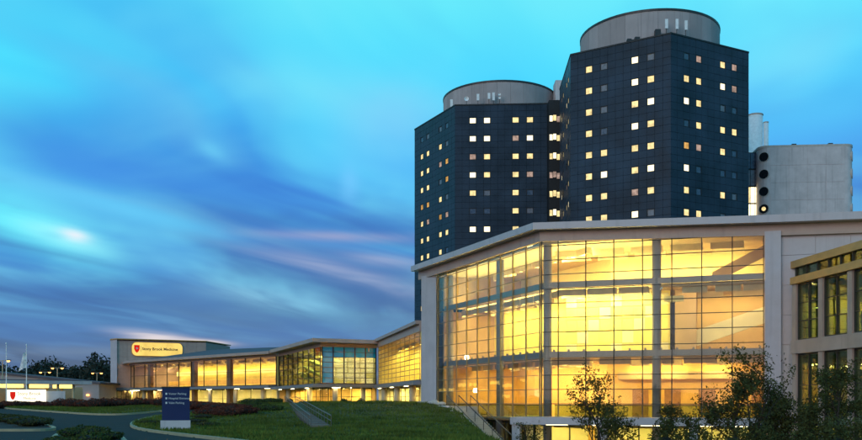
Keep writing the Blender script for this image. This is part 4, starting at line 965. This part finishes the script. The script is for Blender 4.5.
tree('dark leafy tree in front of the gold-brown annex', (*P(832, 47.5), COURT), Z(368, 47.5)-COURT, 2.7, 6500, 0.085, seed=8)
tree('low bushy tree filling the gap between the taller tree and the annex tree', (*P(783, 50), COURT), Z(400, 50)-COURT, 2.0, 6500, 0.085, seed=13)
tree('low bushy tree between the middle column and the taller broad tree', (*P(684, 52), COURT), Z(404, 52)-COURT, 1.7, 4200, 0.085, seed=21)
tree('thin sapling beside the porch post at the pavilion corner', (*P(537, 58), COURT), Z(420, 58)-COURT, 1.0, 1200, 0.08, seed=31)
def shrub(name, label, c, rx, ry, h, n, size, mat, group=None, parent=None):
    t = thing(name, label, 'shrub', c, group); c = Vector(c)
    bm = bmesh.new(); bmesh.ops.create_icosphere(bm, subdivisions=2, radius=1)
    for v in bm.verts: v.co = Vector((v.co.x*rx*0.82, v.co.y*ry*0.82, (v.co.z*0.5+0.5)*h*0.84))*(1+rng.normal(0, 0.05))
    me = bpy.data.meshes.new('core'); bm.to_mesh(me); bm.free(); me.materials.append(MATS['twig_core']); link(bpy.data.objects.new('branch_core', me), t, Matrix.Translation(c))
    d = rng.normal(size=(n, 3)); d /= np.linalg.norm(d, axis=1)[:, None]
    lump = 1+0.14*np.sin(5*d[:, 0]+3*d[:, 1])*np.cos(4*d[:, 2]+2*d[:, 1])
    q = d*rng.uniform(0.80, 1.06, (n, 1))*lump[:, None]
    pts = np.stack([c.x+q[:, 0]*rx, c.y+q[:, 1]*ry, c.z+(q[:, 2]*0.5+0.5)*h], 1); pts = pts[pts[:, 2] > c.z-0.02]
    leaves('foliage', pts, size, mat, t); return t
# clipped red hedge behind the road: a run of overlapping shrubs
k = 0
for px in range(-70, 162, 11):
    d = 101+6*math.sin(px*0.05)+random.uniform(-2, 2); p = P(px, d); 
    if 150 < px: d = 96; p = P(px, d)
    top = Z(398.8 if px > 60 else 401.3, d); zg_ = tz(p.x, p.y); k += 1
    shrub('red_hedge_shrub', 'dark red rounded shrub in the hedge running along the far side of the road', (p.x, p.y, zg_), 0.95, 1.3, top-zg_+random.uniform(-.12, .1), 1500, 0.075, 'leaf_red', 'dark red hedge shrubs beyond the road')
for i, (px, py, d, rx, h) in enumerate(((196, 407, 82, 1.3, 1.25), (208, 406, 80, 1.5, 1.45), (222, 406.5, 78, 1.5, 1.5), (236, 407, 76, 1.3, 1.35), (228, 412, 70, 1.2, 1.0), (210, 413, 71, 1.2, 0.9), (246, 410, 72, 1.0, 1.1))):
    p = P(px, d); zg_ = tz(p.x, p.y); shrub('red_shrub', 'dark red shrub in the bed between the direction sign and the foot path', (p.x, p.y, zg_), rx, 1.2, max(0.7, Z(py, d)-zg_), 1900, 0.075, 'leaf_red', 'dark red shrubs between sign and path')
for px, py, d, rx in ((252, 404.8, 92, 1.3), (262, 404.4, 96, 1.4), (272, 405.5, 92, 1.1), (256, 409.5, 80, 1.2), (268, 412, 76, 1.3)):
    p = P(px, d); zg_ = tz(p.x, p.y); shrub('green_shrub', 'green rounded shrub on the bank beside the railed foot path', (p.x, p.y, zg_), rx, 1.2, max(0.6, Z(py, d)-zg_), 1700, 0.075, 'leaf_green', 'green shrubs beside the foot path')
for px, py, d in ((267.5, 401.5, 118), (280.5, 402, 112), (274, 402.5, 116), (290, 403, 113), (344, 402.5, 108), (361, 402.5, 104)):
    p = P(px, d); zg_ = tz(p.x, p.y); shrub('dark_shrub', 'small dark upright shrub before the lit ground-floor windows of the corner pavilion', (p.x, p.y, zg_), 0.42, 0.42, max(0.9, Z(py, d)-zg_), 500, 0.06, 'leaf_dark', 'dark shrubs before the ground-floor windows')
for px, py in ((2, 421), (18, 423), (32, 425.5), (-22, 421)):
    p = ground(px, py+2.5); shrub('island_shrub', 'low dark green shrub on the kerbed traffic island', (p.x, p.y, tz(p.x, p.y)+0.1), 1.25, 1.0, 0.55, 1500, 0.06, 'leaf_dark', 'shrubs on the traffic island')
for px, py, h in ((72, 440, 0.40), (84, 439, 0.5), (97, 440, 0.48), (109, 443, 0.36), (60, 448, 0.3), (90, 450, 0.5)):
    p = ground(px, py); shrub('border_shrub', 'low olive green shrub in the small kerbed bed by the road', (p.x, p.y, tz(p.x, p.y)+0.1), 0.55, 0.6, h, 1000, 0.05, 'leaf_green', 'shrubs in the small roadside bed')
for px, py, h in ((196, 425, 0.3), (207, 428, 0.25), (150, 425.5, 0.22), (203, 421, 0.35)):
    p = ground(px, py); shrub('low_plant', 'low dark plant at the foot of the blue direction sign', (p.x, p.y, tz(p.x, p.y)+0.1), 0.8, 0.5, h, 700, 0.05, 'leaf_dark', 'plants at the foot of the direction sign')
for px, d in ((668, 47), (700, 46), (735, 45.5), (768, 45), (800, 44.5), (835, 43.5), (866, 43)):
    p = P(px, d); shrub('court_shrub', 'dense dark shrub in the sunken court in front of the pavilion trees', (p.x, p.y, COURT), 1.15, 1.0, Z(425+random.uniform(-5, 5), d)-COURT, 2600, 0.085, 'leaf_dark', 'shrubs in the sunken court')
# far wood on the skyline: one mass of crowns
pts = []
for i in range(190):
    px = random.uniform(-260, 240); d = random.uniform(235, 300); p = P(px, d); top = Z(364+5*math.sin(px*0.11)+3*math.sin(px*0.31+1)+random.uniform(-1, 5), 240); r_ = random.uniform(3, 5)
    n = 520; q = rng.normal(size=(n, 3)); q /= np.linalg.norm(q, axis=1)[:, None]; q *= rng.uniform(0.55, 1.05, (n, 1))
    pts.append(np.stack([p.x+q[:, 0]*r_, p.y+q[:, 1]*r_, top/2+1+q[:, 2]*(top/2)], 1))
pts = np.concatenate(pts); pts = pts[pts[:, 2] > 0.5]
wd = leaves('far_wood', pts, 0.55, 'leaf_wood', None); tag(wd, 'dark mass of far trees on the skyline behind the street lamps', 'wood'); kind(wd, 'stuff')
# lawn grass
n = 270000
X = rng.uniform(-62, 9, n); Y = 34+86*rng.random(n)**1.4
keep = ~inside(road, X, Y); keep &= ~inside(nisl, X, Y)
px_ = HX+X/Y*F; keep &= (px_ > -80) & ~inside(island, X, Y)
e = np.interp(Y, EDGE_Y, EDGE_X); keep &= (X < e+3.2)
wpts = np.array([(p.x, p.y) for p in wa]); 
keep &= np.abs(X-np.interp(-Y, -wpts[:, 1], wpts[:, 0])) > np.where((Y > 52) & (Y < 99), 0.62, -1)
X, Y = X[keep], Y[keep]; n = len(X); Zg = terrain(X, Y)+0.08
patch = 0.5+0.5*np.sin(X*0.9+1.3*np.sin(Y*0.35))*np.cos(Y*0.5+np.sin(X*0.6))
h = rng.uniform(0.09, 0.20, n)*(0.7+0.7*patch); a = rng.uniform(0, 6.283, n); w = rng.uniform(0.02, 0.045, n); lx, ly = rng.normal(0, 0.07, n), rng.normal(0, 0.07, n)
v = np.stack([np.stack([X-w*np.cos(a), Y-w*np.sin(a), Zg], 1), np.stack([X+w*np.cos(a), Y+w*np.sin(a), Zg], 1), np.stack([X+lx, Y+ly, Zg+h], 1)], 1).reshape(-1, 3)
me = bpy.data.meshes.new('grass'); me.vertices.add(3*n); me.vertices.foreach_set('co', v.ravel()); me.loops.add(3*n); me.loops.foreach_set('vertex_index', np.arange(3*n))
me.polygons.add(n); me.polygons.foreach_set('loop_start', np.arange(n)*3); me.update(calc_edges=True); me.materials.append(MATS['grass_blade'])
go = link(bpy.data.objects.new('grass', me)); tag(go, 'short green lawn grass on the bank before the glass wings', 'grass'); kind(go, 'stuff')
